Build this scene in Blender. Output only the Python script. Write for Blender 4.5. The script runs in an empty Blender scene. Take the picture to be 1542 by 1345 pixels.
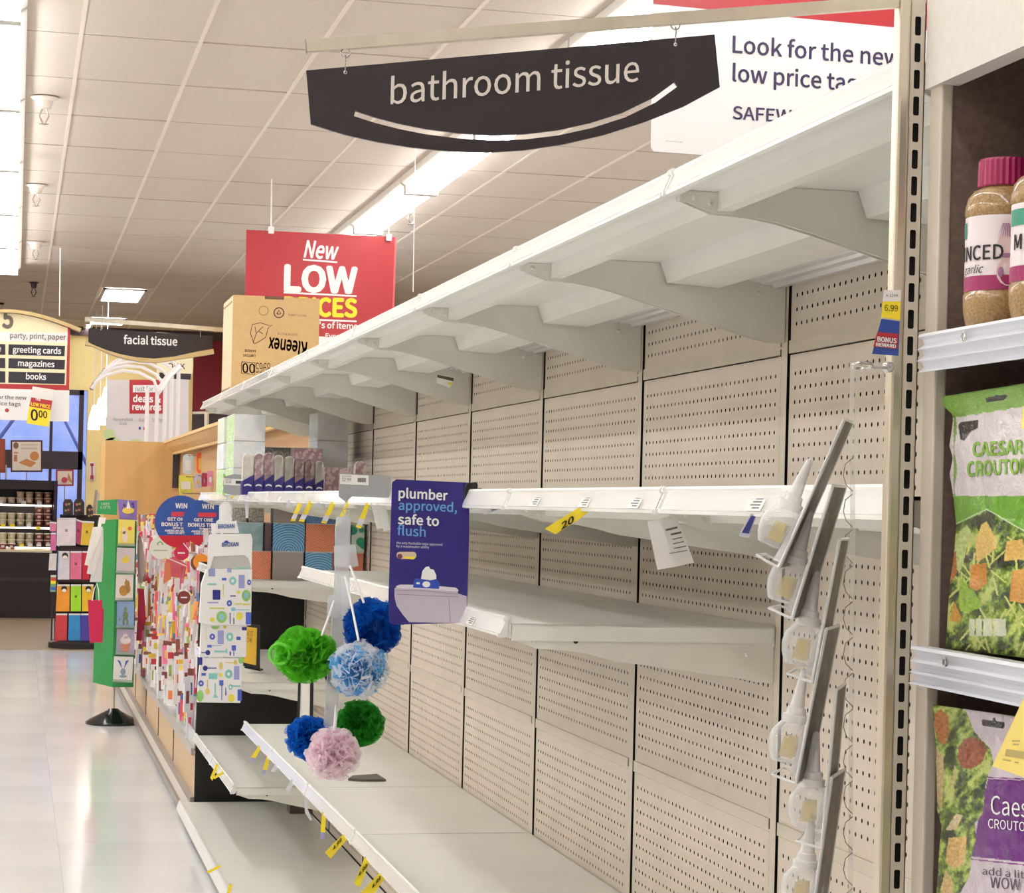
import bpy, bmesh, math, random
from mathutils import Vector, Matrix
random.seed(7)
sc = bpy.context.scene
COL = sc.collection

# ------------------------------------------------------------------ camera
IW, IH = 1542.0, 1345.0
FPX = 3260.0; PCX, PCY = 771.0, 760.0; EYE = 1.46
def _cam():
    y = Vector((23 - PCX, -(745 - PCY), -FPX)).normalized()
    a = .025
    z = Vector((a, 1.0, 0)); z.z = (a * (23 - PCX) - (745 - PCY)) / FPX
    z.normalize()
    x = y.cross(z).normalized()
    return Matrix((x, y, z))            # rows: world axes written in camera space -> camera-to-world rotation
RCW = _cam()
cam_d = bpy.data.cameras.new('camera'); cam = bpy.data.objects.new('camera', cam_d); COL.objects.link(cam)
cam.matrix_world = Matrix.Translation((0, 0, EYE)) @ RCW.to_4x4()
cam_d.sensor_fit = 'HORIZONTAL'; cam_d.sensor_width = 36.0; cam_d.lens = 36.0 * FPX / IW
cam_d.shift_y = (PCY - IH / 2) / IW
cam_d.clip_start = .05; cam_d.clip_end = 400
sc.camera = cam

# ------------------------------------------------------------------ sky, exposure, lamps
sc.view_settings.view_transform = 'Standard'; sc.view_settings.look = 'None'
sc.view_settings.gamma = 1.0; sc.view_settings.use_curve_mapping = False
sc.view_settings.exposure = 0.1
LAMP_STRENGTH = 18.0
wd = bpy.data.worlds.new('world'); sc.world = wd; wd.use_nodes = True
bg = wd.node_tree.nodes['Background']; bg.inputs[0].default_value = (.58, .68, 1.0, 1); bg.inputs[1].default_value = 1.6
sc.cycles.use_denoising = True
sc.cycles.max_bounces = 10; sc.cycles.diffuse_bounces = 6; sc.cycles.transparent_max_bounces = 16
sc.cycles.sample_clamp_indirect = 6.0
def area(name, loc, sx, sy, power, col=(1, .96, .9), rot=(0, 0, 0)):
    l = bpy.data.lights.new(name, 'AREA'); l.shape = 'RECTANGLE'; l.size = sx; l.size_y = sy; l.energy = power; l.color = col
    o = bpy.data.objects.new(name, l); COL.objects.link(o); o.location = loc; o.rotation_euler = rot
    return o

# ------------------------------------------------------------------ pixel helpers (camera rays of the real lens)
O = Vector((0, 0, EYE))
def ray(px, py): return RCW @ Vector((px - PCX, PCY - py, -FPX))
def atX(px, py, X): r = ray(px, py); return O + r * (X / r.x)
def atY(px, py, Y): r = ray(px, py); return O + r * (Y / r.y)
def atZ(px, py, Z): r = ray(px, py); return O + r * ((Z - EYE) / r.z)
def atD(px, py, d): return O + ray(px, py) * (d / FPX)
class Plane:
    def __init__(s, P, N):
        s.P = Vector(P); s.N = Vector(N).normalized()
        if (O - s.P).dot(s.N) < 0: s.N = -s.N
    def hit(s, px, py, off=0.0):
        r = ray(px, py); t = ((s.P + s.N * off) - O).dot(s.N) / r.dot(s.N)
        return O + r * t
def planeY(Y): return Plane((0, Y, 0), (0, -1, 0))
def planeX(X): return Plane((X, 0, 0), (-1, 0, 0))
def plane3(a, b):           # vertical plane through two points
    d = b - a; return Plane(a, Vector((d.y, -d.x, 0)))

# ------------------------------------------------------------------ materials
def lin(c):
    return tuple(((v / 255) / 12.92 if v / 255 <= .04045 else ((v / 255 + .055) / 1.055) ** 2.4) for v in c)
_M = {}
def mat(name, rgb, rough=.5, metal=0.0, var=0.0, scale=20.0, bump=0.0, trans=0.0, emit=0.0, alpha=1.0, coat=0.0, sss=0.0, stretch=None, rgb2=None, ior=None, spec=None):
    if name in _M: return _M[name]
    m = bpy.data.materials.new(name); m.use_nodes = True; nt = m.node_tree; b = nt.nodes['Principled BSDF']
    c = lin(rgb)
    b.inputs['Base Color'].default_value = (*c, 1); b.inputs['Roughness'].default_value = rough; b.inputs['Metallic'].default_value = metal
    if spec is not None: b.inputs['Specular IOR Level'].default_value = spec
    if ior: b.inputs['IOR'].default_value = ior
    if trans: b.inputs['Transmission Weight'].default_value = trans
    if alpha < 1: b.inputs['Alpha'].default_value = alpha
    if coat: b.inputs['Coat Weight'].default_value = coat; b.inputs['Coat Roughness'].default_value = .1
    if emit: b.inputs['Emission Color'].default_value = (*c, 1); b.inputs['Emission Strength'].default_value = emit
    if var or bump:
        tc = nt.nodes.new('ShaderNodeTexCoord'); n = nt.nodes.new('ShaderNodeTexNoise'); n.inputs['Scale'].default_value = scale; n.inputs['Detail'].default_value = 4
        if stretch:
            mp = nt.nodes.new('ShaderNodeMapping'); mp.inputs['Scale'].default_value = stretch
            nt.links.new(tc.outputs['Object'], mp.inputs[0]); nt.links.new(mp.outputs[0], n.inputs['Vector'])
        else: nt.links.new(tc.outputs['Object'], n.inputs['Vector'])
        if var:
            mx = nt.nodes.new('ShaderNodeMix'); mx.data_type = 'RGBA'
            rp = nt.nodes.new('ShaderNodeValToRGB'); rp.color_ramp.elements[0].position = .35; rp.color_ramp.elements[1].position = .65
            nt.links.new(n.outputs['Fac'], rp.inputs[0]); nt.links.new(rp.outputs[0], mx.inputs[0])
            c2 = lin(rgb2) if rgb2 else tuple(v * (1 - var) for v in c)
            mx.inputs[6].default_value = (*c, 1); mx.inputs[7].default_value = (*c2, 1)
            nt.links.new(mx.outputs[2], b.inputs['Base Color'])
        if bump:
            bp = nt.nodes.new('ShaderNodeBump'); bp.inputs['Strength'].default_value = bump; bp.inputs['Distance'].default_value = .01
            nt.links.new(n.outputs['Fac'], bp.inputs['Height']); nt.links.new(bp.outputs[0], b.inputs['Normal'])
    _M[name] = m
    return m
def film(name, rgb, alpha, rough=.08, gain=.6):       # thin clear plastic: mixes transparent with a glossy coat, real see-through film
    if name in _M: return _M[name]
    m = bpy.data.materials.new(name); m.use_nodes = True; nt = m.node_tree; nt.nodes.clear()
    o = nt.nodes.new('ShaderNodeOutputMaterial'); mx = nt.nodes.new('ShaderNodeMixShader'); t = nt.nodes.new('ShaderNodeBsdfTransparent')
    p = nt.nodes.new('ShaderNodeBsdfPrincipled'); p.inputs['Base Color'].default_value = (*lin(rgb), 1); p.inputs['Roughness'].default_value = rough
    f = nt.nodes.new('ShaderNodeLayerWeight'); f.inputs['Blend'].default_value = .35
    mr = nt.nodes.new('ShaderNodeMapRange'); mr.inputs['To Min'].default_value = alpha; mr.inputs['To Max'].default_value = min(1, alpha + gain)
    nt.links.new(f.outputs['Facing'], mr.inputs['Value']); nt.links.new(mr.outputs[0], mx.inputs[0])
    nt.links.new(t.outputs[0], mx.inputs[1]); nt.links.new(p.outputs[0], mx.inputs[2]); nt.links.new(mx.outputs[0], o.inputs[0])
    _M[name] = m
    return m
def pal(rgb, rough=.5): return mat('paint_%02x%02x%02x' % tuple(rgb), rgb, rough)

# ------------------------------------------------------------------ mesh builder
class MB:
    def __init__(s): s.v = []; s.f = []; s.mi = []; s.k = 0
    def m(s, k): s.k = k; return s
    def add(s, vs, fs):
        b = len(s.v); s.v += [Vector(p) for p in vs]; s.f += [tuple(i + b for i in f) for f in fs]; s.mi += [s.k] * len(fs); return s
    def box(s, x0, x1, y0, y1, z0, z1):
        return s.add([(x0, y0, z0), (x1, y0, z0), (x1, y1, z0), (x0, y1, z0), (x0, y0, z1), (x1, y0, z1), (x1, y1, z1), (x0, y1, z1)],
                     [(0, 3, 2, 1), (4, 5, 6, 7), (0, 1, 5, 4), (1, 2, 6, 5), (2, 3, 7, 6), (3, 0, 4, 7)])
    def prism(s, pts, off):        # pts: 3-D polygon, off: extrusion vector
        n = len(pts); off = Vector(off); P = [Vector(p) for p in pts]
        return s.add(P + [p + off for p in P], [tuple(range(n))[::-1], tuple(range(n, 2 * n))] + [(i, (i + 1) % n, (i + 1) % n + n, i + n) for i in range(n)])
    def prismY(s, prof, y0, y1): return s.prism([(x, y0, z) for x, z in prof], (0, y1 - y0, 0))
    def poly(s, pts): return s.add(pts, [tuple(range(len(pts)))])
    def tube(s, pts, r, n=8, cap=True):
        P = [Vector(p) for p in pts]; rr = r if isinstance(r, (list, tuple)) else [r] * len(P); rings = []; up = None
        for i, p in enumerate(P):
            d = (P[min(i + 1, len(P) - 1)] - P[max(i - 1, 0)]).normalized()
            if up is None: up = Vector((0, 0, 1)) if abs(d.z) < .9 else Vector((1, 0, 0))
            a = d.cross(up).normalized(); up = a.cross(d).normalized()
            rings.append([p + (a * math.cos(2 * math.pi * k / n) + up * math.sin(2 * math.pi * k / n)) * rr[i] for k in range(n)])
        vs = [q for R in rings for q in R]; fs = []
        for i in range(len(P) - 1):
            for k in range(n): fs.append((i * n + k, i * n + (k + 1) % n, (i + 1) * n + (k + 1) % n, (i + 1) * n + k))
        if cap: fs += [tuple(range(n))[::-1], tuple(range((len(P) - 1) * n, len(P) * n))]
        return s.add(vs, fs)
    def lathe(s, prof, c=(0, 0, 0), n=20, M=None, a0=0, a1=2 * math.pi):
        c = Vector(c); full = abs(a1 - a0 - 2 * math.pi) < 1e-6; m = n if full else n + 1; vs = []
        for r, z in prof:
            for k in range(m):
                a = a0 + (a1 - a0) * k / n; v = Vector((r * math.cos(a), r * math.sin(a), z))
                vs.append(c + (M @ v if M else v))
        fs = []
        for i in range(len(prof) - 1):
            for k in range(n): k2 = (k + 1) % m; fs.append((i * m + k, i * m + k2, (i + 1) * m + k2, (i + 1) * m + k))
        return s.add(vs, fs)
    def ring(s, c, R, r, ax=(0, 0, 1), n=16, k=6, a0=0, a1=2 * math.pi):
        ax = Vector(ax).normalized(); u = ax.orthogonal().normalized(); w = ax.cross(u); c = Vector(c)
        return s.tube([c + (u * math.cos(a0 + (a1 - a0) * i / n) + w * math.sin(a0 + (a1 - a0) * i / n)) * R for i in range(n + 1)], r, k)
    def mesh(s, name, mats, origin=Vector((0, 0, 0)), smooth=False):
        me = bpy.data.meshes.new(name); me.from_pydata([tuple(v - origin) for v in s.v], [], s.f)
        for mm in (mats if isinstance(mats, (list, tuple)) else [mats]): me.materials.append(mm)
        if any(s.mi): me.polygons.foreach_set('material_index', s.mi)
        if smooth: me.polygons.foreach_set('use_smooth', [True] * len(me.polygons))
        me.update(); return me
    def build(s, name, mats, parent=None, smooth=False, bevel=0, fix=True, loc=None):
        o0 = parent_world(parent) if parent else (Vector(loc) if loc is not None else Vector((0, 0, 0)))
        me = s.mesh(name, mats, o0, smooth)
        if fix:
            bm = bmesh.new(); bm.from_mesh(me); bmesh.ops.recalc_face_normals(bm, faces=bm.faces); bm.to_mesh(me); bm.free()
        o = bpy.data.objects.new(name, me); COL.objects.link(o)
        if parent: o.parent = parent
        elif loc is not None: o.location = o0
        if smooth and hasattr(me, 'set_sharp_from_angle'): me.set_sharp_from_angle(angle=math.radians(40))
        if bevel:
            md = o.modifiers.new('bevel', 'BEVEL'); md.width = bevel; md.segments = 2; md.limit_method = 'ANGLE'
        return o
def parent_world(p):
    v = Vector((0, 0, 0))
    while p: v += p.location; p = p.parent
    return v
def tag(o, label, cat, group=None, kind=None):
    if label: o['label'] = label
    if cat: o['category'] = cat
    if group: o['group'] = group
    if kind: o['kind'] = kind
    return o
def thing(name, label, cat, loc, group=None):
    o = bpy.data.objects.new(name, None); COL.objects.link(o); o.location = loc; o.empty_display_size = .05
    return tag(o, label, cat, group)
def struct(o): o['kind'] = 'structure'; return o
def dup(o, loc=None, label=None, parent=None, rotz=None):
    c = o.copy(); COL.objects.link(c)
    if parent: c.parent = parent
    if loc is not None: c.location = loc
    if rotz is not None: c.rotation_euler = (0, 0, rotz)
    if label: c['label'] = label
    for ch in list(o.children): dup(ch, parent=c)
    return c
def lb(o, text): o['label'] = text; return o

# flat artwork helpers on a real plane
def slab(name, pts, pl, th, m, parent=None, loc=None, bevel=0, off=0.0):
    P = [pl.hit(x, y, off) for x, y in pts]
    return MB().prism(P, pl.N * -th).build(name, m, parent, bevel=bevel, loc=loc)
def inks(name, shapes, pl, m, parent, off=.0006):   # several flat prints of one colour joined in one part
    b = MB()
    for pts in shapes: b.poly([pl.hit(x, y, off) for x, y in pts])
    return b.build(name, m, parent, fix=False)
def disc(cx, cy, rx, ry=None, n=18, a0=0, a1=2 * math.pi):
    ry = ry or rx; return [(cx + rx * math.cos(a0 + (a1 - a0) * i / n), cy + ry * math.sin(a0 + (a1 - a0) * i / n)) for i in range(n + (0 if abs(a1 - a0 - 2 * math.pi) < 1e-6 else 1))]
def rect(x0, y0, x1, y1): return [(x0, y0), (x1, y0), (x1, y1), (x0, y1)]
def rrect(x0, y0, x1, y1, r, sk=0.0):
    P = []
    for cx, cy, a in ((x1 - r, y0 + r, -90), (x1 - r, y1 - r, 0), (x0 + r, y1 - r, 90), (x0 + r, y0 + r, 180)):
        for k in range(4): t = math.radians(a + 30 * k); P.append((cx + r * math.cos(t), cy + r * math.sin(t) + sk * (cx - x0)))
    return P
def strip(pts, w):   # band polygon along a polyline
    L = []; R = []
    for i, (x, y) in enumerate(pts):
        x0, y0 = pts[max(i - 1, 0)]; x1, y1 = pts[min(i + 1, len(pts) - 1)]; d = math.hypot(x1 - x0, y1 - y0) or 1
        nx, ny = -(y1 - y0) / d * w / 2, (x1 - x0) / d * w / 2; L.append((x + nx, y + ny)); R.append((x - nx, y - ny))
    return L + R[::-1]
def bands(name, lines, w, pl, m, parent, off=.0006):
    b = MB()
    for pts in lines:
        q = strip(pts, w); n = len(pts)
        V = [pl.hit(x, y, off) for x, y in q]
        b.add(V, [(i, i + 1, 2 * n - 2 - i, 2 * n - 1 - i) for i in range(n - 1)])
    return b.build(name, m, parent, fix=False)
_TC = {}
try:      # sans-serif face that ships inside Blender itself
    import os
    FONT = bpy.data.fonts.load(os.path.join(bpy.utils.resource_path('LOCAL'), 'datafiles', 'fonts', 'Noto Sans CJK Regular.woff2'))
except Exception: FONT = None
def text_mesh(s, bold=0.0, shear=0.0, wide=1.0):
    k = (s, bold, shear)
    bold_, bold = bold * .5, 0.0
    if k not in _TC:
        cu = bpy.data.curves.new('t', 'FONT'); cu.body = s
        if FONT: cu.font = FONT
        cu.shear = shear; cu.resolution_u = 3; cu.fill_mode = 'FRONT'
        ob = bpy.data.objects.new('t', cu); COL.objects.link(ob)
        dg = bpy.context.evaluated_depsgraph_get(); me = bpy.data.meshes.new_from_object(ob.evaluated_get(dg))
        V = [v.co.copy() for v in me.vertices]; F = [tuple(p.vertices) for p in me.polygons]
        if bold_:     # heavier strokes: the letter faces repeated with small shifts
            n0 = len(V); V0 = list(V); F0 = list(F); V = []; F = []
            for j, (dx, dy) in enumerate(((0, 0), (1, 0), (-1, 0), (0, 1), (0, -1), (.7, .7), (-.7, .7), (.7, -.7), (-.7, -.7))):
                V += [v + Vector((dx * bold_, dy * bold_, j)) for v in V0]; F += [tuple(i + j * n0 for i in f) for f in F0]
        bpy.data.objects.remove(ob); bpy.data.curves.remove(cu); bpy.data.meshes.remove(me)
        _TC[k] = (V, F)
    return _TC[k]
def cap_height():
    if 'cap' not in _TC:
        V, F = text_mesh('H'); _TC['cap'] = max(v.y for v in V) - min(v.y for v in V)
    return _TC['cap']
def put_text(b, s, pl, A, B, H, bold=0.0, shear=0.0, off=.0008, flip=False):
    """letters of s with baseline from pixel A to pixel B; H = pixel height of a capital"""
    V, F = text_mesh(s, bold, shear)
    if not V: return
    x0 = min(v.x for v in V); x1 = max(v.x for v in V)
    P = pl.hit(*A, off); Q = pl.hit(*B, off); ex = (Q - P) / (x1 - x0)
    up = pl.hit(A[0] + .025 * H, A[1] - H, off) - P
    ey = up / cap_height()
    dz = min(.0004, .00006 * (1 + (P - O).length)) * .4
    out = [P + ex * (v.x - x0) + ey * v.y + pl.N * (v.z * dz) for v in V]
    b.add(out, F)
def letters(name, items, pl, m, parent, bold=0.0, shear=0.0, off=.0008):
    b = MB()
    for it in items: put_text(b, it[0], pl, it[1], it[2], it[3], bold, shear, off)
    return b.build(name, m, parent, fix=False)
# ------------------------------------------------------------------ common materials
M_ceil = mat('ceiling_board', (207, 197, 186), .9, var=.06, scale=60, bump=.15)
M_grid = mat('ceiling_tee', (226, 217, 206), .7)
M_steel = mat('shelf_enamel', (238, 238, 232), .32, var=.04, scale=6, spec=.5)
M_steel_b = mat('bracket_enamel', (232, 231, 222), .4, var=.05, scale=8)
M_rail = mat('rail_vinyl', (240, 240, 236), .3)
M_clear = film('clear_rail_cover', (250, 250, 250), .12)
M_peg = mat('pegboard', (218, 207, 194), .6, var=.05, scale=5)
M_upr = mat('upright_enamel', (214, 205, 190), .45, var=.06, scale=9)
M_dark = mat('dark_gap', (24, 20, 18), .8)  # near-black standing in for shade inside slots, gaps and bracket holes
M_black = mat('black_plastic', (22, 20, 21), .4)
M_blackm = mat('matt_black_board', (20, 17, 17), .7)
M_chrome = mat('chrome', (200, 198, 192), .22, 1.0)
M_alu = mat('brushed_aluminium', (222, 214, 196), .32, .75, var=.1, scale=30, stretch=(1, 1, .05))
M_alu_w = mat('bright_channel', (226, 228, 232), .25, .35)
M_white = mat('white_print', (244, 244, 244), .45)
M_paper = mat('paper', (240, 238, 234), .8)
M_yel = mat('yellow_tag', (245, 220, 50), .5)
M_ink = mat('black_ink', (30, 28, 34), .6)
M_red = mat('sign_red', (176, 46, 54), .4)

# ------------------------------------------------------------------ ceiling lamps
LY = [21.6 - 2.44 * i for i in range(11)]
lm = bpy.data.materials.new('lamp_tube'); lm.use_nodes = True
_b = lm.node_tree.nodes['Principled BSDF']; _b.inputs['Base Color'].default_value = (.9, .9, .9, 1)
_b.inputs['Emission Color'].default_value = (1, .985, .97, 1); _b.inputs['Emission Strength'].default_value = LAMP_STRENGTH
def strip_light():
    t = thing('strip_light', 'light', 'ceiling light', (0, 0, 3.79))
    MB().prismY([(-.15, 3.845), (-.15, 3.79), (-.11, 3.765), (.11, 3.765), (.15, 3.79), (.15, 3.845)], -1.2, 1.2).build('housing', M_rail, t)
    for x in (-.075, .075):
        MB().tube([(x, -1.17, 3.735), (x, 1.17, 3.735)], .022, 8).build('tube', lm, t, smooth=True)
    for y in (-1.18, 1.18):
            bb = MB().box(-.12, .12, y - .012, y + .012, 3.71, 3.77).build('end_cap', M_rail, t)
    return t
L0 = strip_light()
ordn = ['first', 'second', 'third', 'fourth', 'fifth', 'sixth', 'seventh', 'eighth', 'ninth', 'tenth', 'eleventh', 'twelfth']
first = True
for nm, X in (('over the aisle', -.15), ('behind the black sign', 2.82), ('left of the aisle', -3.0), ('outermost left', -6.0), ('behind the shelving', 5.8)):
    for i, Y in enumerate(LY):
        lab = 'fluorescent strip light, %s from the far end, row %s' % (ordn[i], nm)
        if first: L0.location = (X, Y, 3.79); L0['label'] = lab; L0['group'] = 'fluorescent strip lights'; first = False
        else: dup(L0, (X, Y, 3.79), lab)

# ------------------------------------------------------------------ shell
M_floor = mat('vinyl_tile', (246, 249, 252), .19, var=.05, scale=1.5, coat=.3)
M_floor2 = mat('vinyl_tile_warm', (241, 244, 248), .19, var=.05, scale=1.5, coat=.3)
M_wood_floor = mat('brown_floor', (160, 138, 108), .35, var=.2, scale=6)
fl = MB().box(-8, 9, -8, 20.9, -.06, -.004).build('floor', M_floor, loc=(0, 0, 0)); struct(fl)
# floor tiles one by one where they are seen, the slab carries on elsewhere
tm = {}
for k, mm in enumerate((M_floor, M_floor2)): tm[k] = MB().box(.001, .6086, .001, .6086, -.004, 0).mesh('floor_tile', mm)
for ix in range(-2, 2):
    for iy in range(12, 34):
        o = bpy.data.objects.new('floor_tile', tm[(ix + iy) % 2]); COL.objects.link(o); o.parent = fl; o.location = (ix * .6096 - .4, iy * .6096 + .16, 0)
b = MB(); b.box(-8, -1.62, -8, 20.9, -.004, 0); b.box(.82, 9, -8, 20.9, -.004, 0); b.box(-1.62, .82, -8, 7.47, -.004, 0)
o = b.build('floor_covering', M_floor, fl)
fw = MB().box(-8, 9, 20.9, 31.2, -.06, .001).build('floor_entrance', M_wood_floor); struct(fw)
H_C = 2.38 + EYE
ce = MB().box(-8, 9, -8, 31.2, H_C + .012, H_C + .08).build('ceiling', M_ceil); struct(ce)
ctm = MB().box(.004, .6056, .004, 1.2152, H_C - .004, H_C + .011).mesh('ceiling_tile', M_ceil)
ctm2 = MB().box(.004, .6056, .004, 1.2152, H_C - .001, H_C + .011).mesh('ceiling_tile', M_ceil)
GX0, GY0 = .272, 11.35
n = 0
for ix in range(-2, 9):
    for iy in range(-4, 17):
        if n >= 298: break
        o = bpy.data.objects.new('ceiling_tile', ctm if random.random() < .7 else ctm2); COL.objects.link(o); o.parent = ce
        o.location = (GX0 + ix * .6096, GY0 + iy * 1.2192, 0); n += 1
b = MB(); b2 = MB()
for ix in range(-14, 15):
    x = GX0 + ix * .6096; b.box(x - .011, x + .011, -8, 31.2, H_C - .007, H_C)
for iy in range(-16, 17):
    y = GY0 + iy * 1.2192; b2.box(-8, 9, y - .0045, y + .0045, H_C - .0065, H_C + .002)
b.build('ceiling_grid', M_grid, ce); b2.build('ceiling_cross_grid', mat('cross_tee', (176, 164, 152), .7), ce)
M_yw = mat('yellow_wall', (244, 220, 150), .8); M_rw = mat('dark_red_wall', (130, 34, 40), .8); M_gw = mat('grey_wall', (84, 70, 66), .8)
M_ww = mat('warm_wall', (208, 196, 178), .85)
WY = 31.0
ww = MB().box(.96, 2.42, WY, WY + .2, 0, H_C).box(-8, .96, WY, WY + .2, 2.95, H_C).box(-8, .96, WY, WY + .2, 0, .25).box(-8, -4.3, WY, WY + .2, .25, 2.95).build('wall_front', M_yw); struct(ww)
wr = MB().box(2.42, 9, WY - .02, WY + .2, 2.68, H_C).build('wall_front_red', M_rw); wr.name = 'trim_1'; struct(wr)
wr = MB().box(2.42, 9, WY, WY + .2, 0, 2.68).build('trim_2', M_gw); struct(wr)
struct(MB().box(-8.1, -8, -8, 31.2, 0, H_C).build('wall_left', M_ww))
struct(MB().box(9, 9.1, -8, 31.2, 0, H_C).build('wall_right', M_ww))
struct(MB().box(-8, 9, -8.1, -8, 0, H_C).build('wall_back', M_ww))
struct(MB().box(-8, 9, 30.93, 31, 3.72, H_C).build('trim_3', M_gw))
# window with dark frame
wn = thing('window_1', None, None, (-1.6, WY, .25)); struct(wn)
M_frame = mat('dark_bronze', (48, 32, 38), .4)
wy0, wy1 = WY - .05, WY + .12
b = MB()
p = lambda x, y: atY(x, y, WY)
xR = p(125, 660).x; xi = p(118, 660).x
b.box(xi, xR, wy0, wy1, .25, 2.95); b.box(-4.3, xR, wy0, wy1, 2.88, 2.95); b.box(-4.3, -4.2, wy0, wy1, .25, 2.95)
zb0, zb1 = p(100, 707).z, p(100, 680).z
b.box(-4.3, xR, wy0, wy1, zb0, zb1); b.box(-4.3, xR, wy0, wy1, .25, .32)
for xx in (p(76, 690).x, -1.2, -2.7): b.box(xx - .02, xx + .02, wy0 + .04, wy1, .25, 2.95)
b.build('window_frame', M_frame, wn)
M_glass = film('window_glass', (210, 225, 245), .04, .02)
for x0, x1 in ((-4.2, -2.72), (-2.68, -1.22), (-1.18, p(76, 690).x - .02), (p(76, 690).x + .02, xi)):
    for z0, z1 in ((.32, zb0), (zb1, 2.88)): MB().box(x0, x1, WY + .03, WY + .036, z0, z1).build('pane', M_glass, wn)
# outside: lot, low hedge bank and bare trees
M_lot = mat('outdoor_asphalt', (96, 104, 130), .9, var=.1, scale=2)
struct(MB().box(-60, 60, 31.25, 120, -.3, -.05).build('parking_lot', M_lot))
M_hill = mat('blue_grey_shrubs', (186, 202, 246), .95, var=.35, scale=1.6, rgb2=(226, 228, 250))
b = MB(); pts = [(-30, 0)]
for i in range(31): pts.append((-30 + i * 2, 4.3 + .6 * math.sin(i * .7) + .8 * random.random()))
pts.append((30, 0)); b.prism([(x, 62, z) for x, z in pts], (0, 6, 0)); b.build('hedge', M_hill, loc=(0, 62, 0)); hb = bpy.data.objects['hedge']; tag(hb, 'blue-grey bank of shrubs beyond the store windows', 'hedge')
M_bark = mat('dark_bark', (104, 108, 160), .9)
def branch(b, p, d, L, r, n):
    q = p + d * L; b.tube([p, q], [r, r * .7], 5)
    if n == 0: return
    for k in range(3):
        e = (d + Vector((random.uniform(-.7, .7), random.uniform(-.5, .5), random.uniform(-.2, .5)))).normalized()
        branch(b, q, e, L * .72, r * .62, n - 1)
for i, (x, y) in enumerate(((-7, 44), (-3.2, 47), (-.6, 42), (1.6, 50))):
    b = MB(); branch(b, Vector((x, y, -.1)), Vector((0, 0, 1)), 2.2, .07, 6)
    tag(b.build('bare_tree', M_bark, loc=(x, y, -.1)), ['bare leafless tree outside, farthest left', 'bare leafless tree outside behind the framed pastry poster', 'bare leafless tree outside, nearest to the window', 'bare leafless tree outside beside the window edge'][i], 'tree', 'bare trees outside the windows')

# recessed troffers and small ceiling hardware
M_lens = mat('troffer_lens', (240, 240, 250), .4, emit=22.0)
for i, (x0, x1, y0, y1) in enumerate(((148, 222, 435, 450), (132, 192, 479, 485), (118, 134, 501, 511), (0, 6, 455, 461), (-190, -110, 440, 456), (-170, -100, 484, 491), (380, 440, 470, 482))):  # out-of-frame and carton-hidden lights are added to brighten the yellow wall
    A = atZ(x0, y1, H_C); B = atZ(x1, y0, H_C)
    t = thing('recessed_light', ['square recessed ceiling light above the facial tissue sign', 'slim recessed ceiling light just over the sign bar', 'small far recessed ceiling light left of the facial tissue sign', 'recessed ceiling light at the left edge over the aisle marker', 'added recessed ceiling light out of frame on the left, nearer', 'added recessed ceiling light out of frame on the left, farther', 'added recessed ceiling light hidden behind the brown carton'][i], 'ceiling light', ((A.x + B.x) / 2, (A.y + B.y) / 2, H_C - .01), 'recessed lights in the dark far ceiling')
    yA, yB = min(A.y, B.y), max(A.y, B.y); yB = min(yB, 30.5); xx0, xx1 = min(A.x, B.x), max(A.x, B.x)
    b = MB(); b.box(xx0, xx1, yA, yA + .03, H_C - .03, H_C - .01).box(xx0, xx1, yB - .03, yB, H_C - .03, H_C - .01).box(xx0, xx0 + .03, yA, yB, H_C - .03, H_C - .01).box(xx1 - .03, xx1, yA, yB, H_C - .03, H_C - .01); b.build('frame', M_grid, t)
    MB().box(xx0 + .03, xx1 - .03, yA + .03, yB - .03, H_C - .02, H_C - .012).build('diffuser', M_lens, t)
for i, (x, y) in enumerate(((67, 152), (55, 283), (54, 368), (51, 428), (620, 312))):
    P = atZ(x, y, H_C - .03); t = thing('sprinkler', ['nearest of the four white ceiling sprinklers on the left', 'second white ceiling sprinkler on the left, under the nearest', 'third white ceiling sprinkler on the left', 'farthest dark ceiling sprinkler on the left', 'small ceiling sprinkler right of the bright strip light', 'small ceiling sprinkler beside the bright strip light'][i], 'sprinkler', (P.x, P.y, H_C - .01))
    s = 1.15 if i < 3 else .8
    MB().lathe([(.001, H_C - .01), (.075 * s, H_C - .012), (.045 * s, H_C - .03), (.035 * s, H_C - .075), (.001, H_C - .08)], (P.x, P.y, 0), 14).build('cup', M_grid if i != 3 else M_frame, t, smooth=True)
    b = MB(); z = H_C - .08
    for sg in (-1, 1): b.tube([(P.x + sg * .012, P.y, z), (P.x + sg * .028, P.y, z - .04), (P.x + sg * .006, P.y, z - .085)], .005, 5)
    b.lathe([(.001, z - .085), (.03, z - .088), (.001, z - .094)], (P.x, P.y, 0), 10); b.build('sprinkler_head', M_chrome if i != 3 else M_frame, t)

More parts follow.
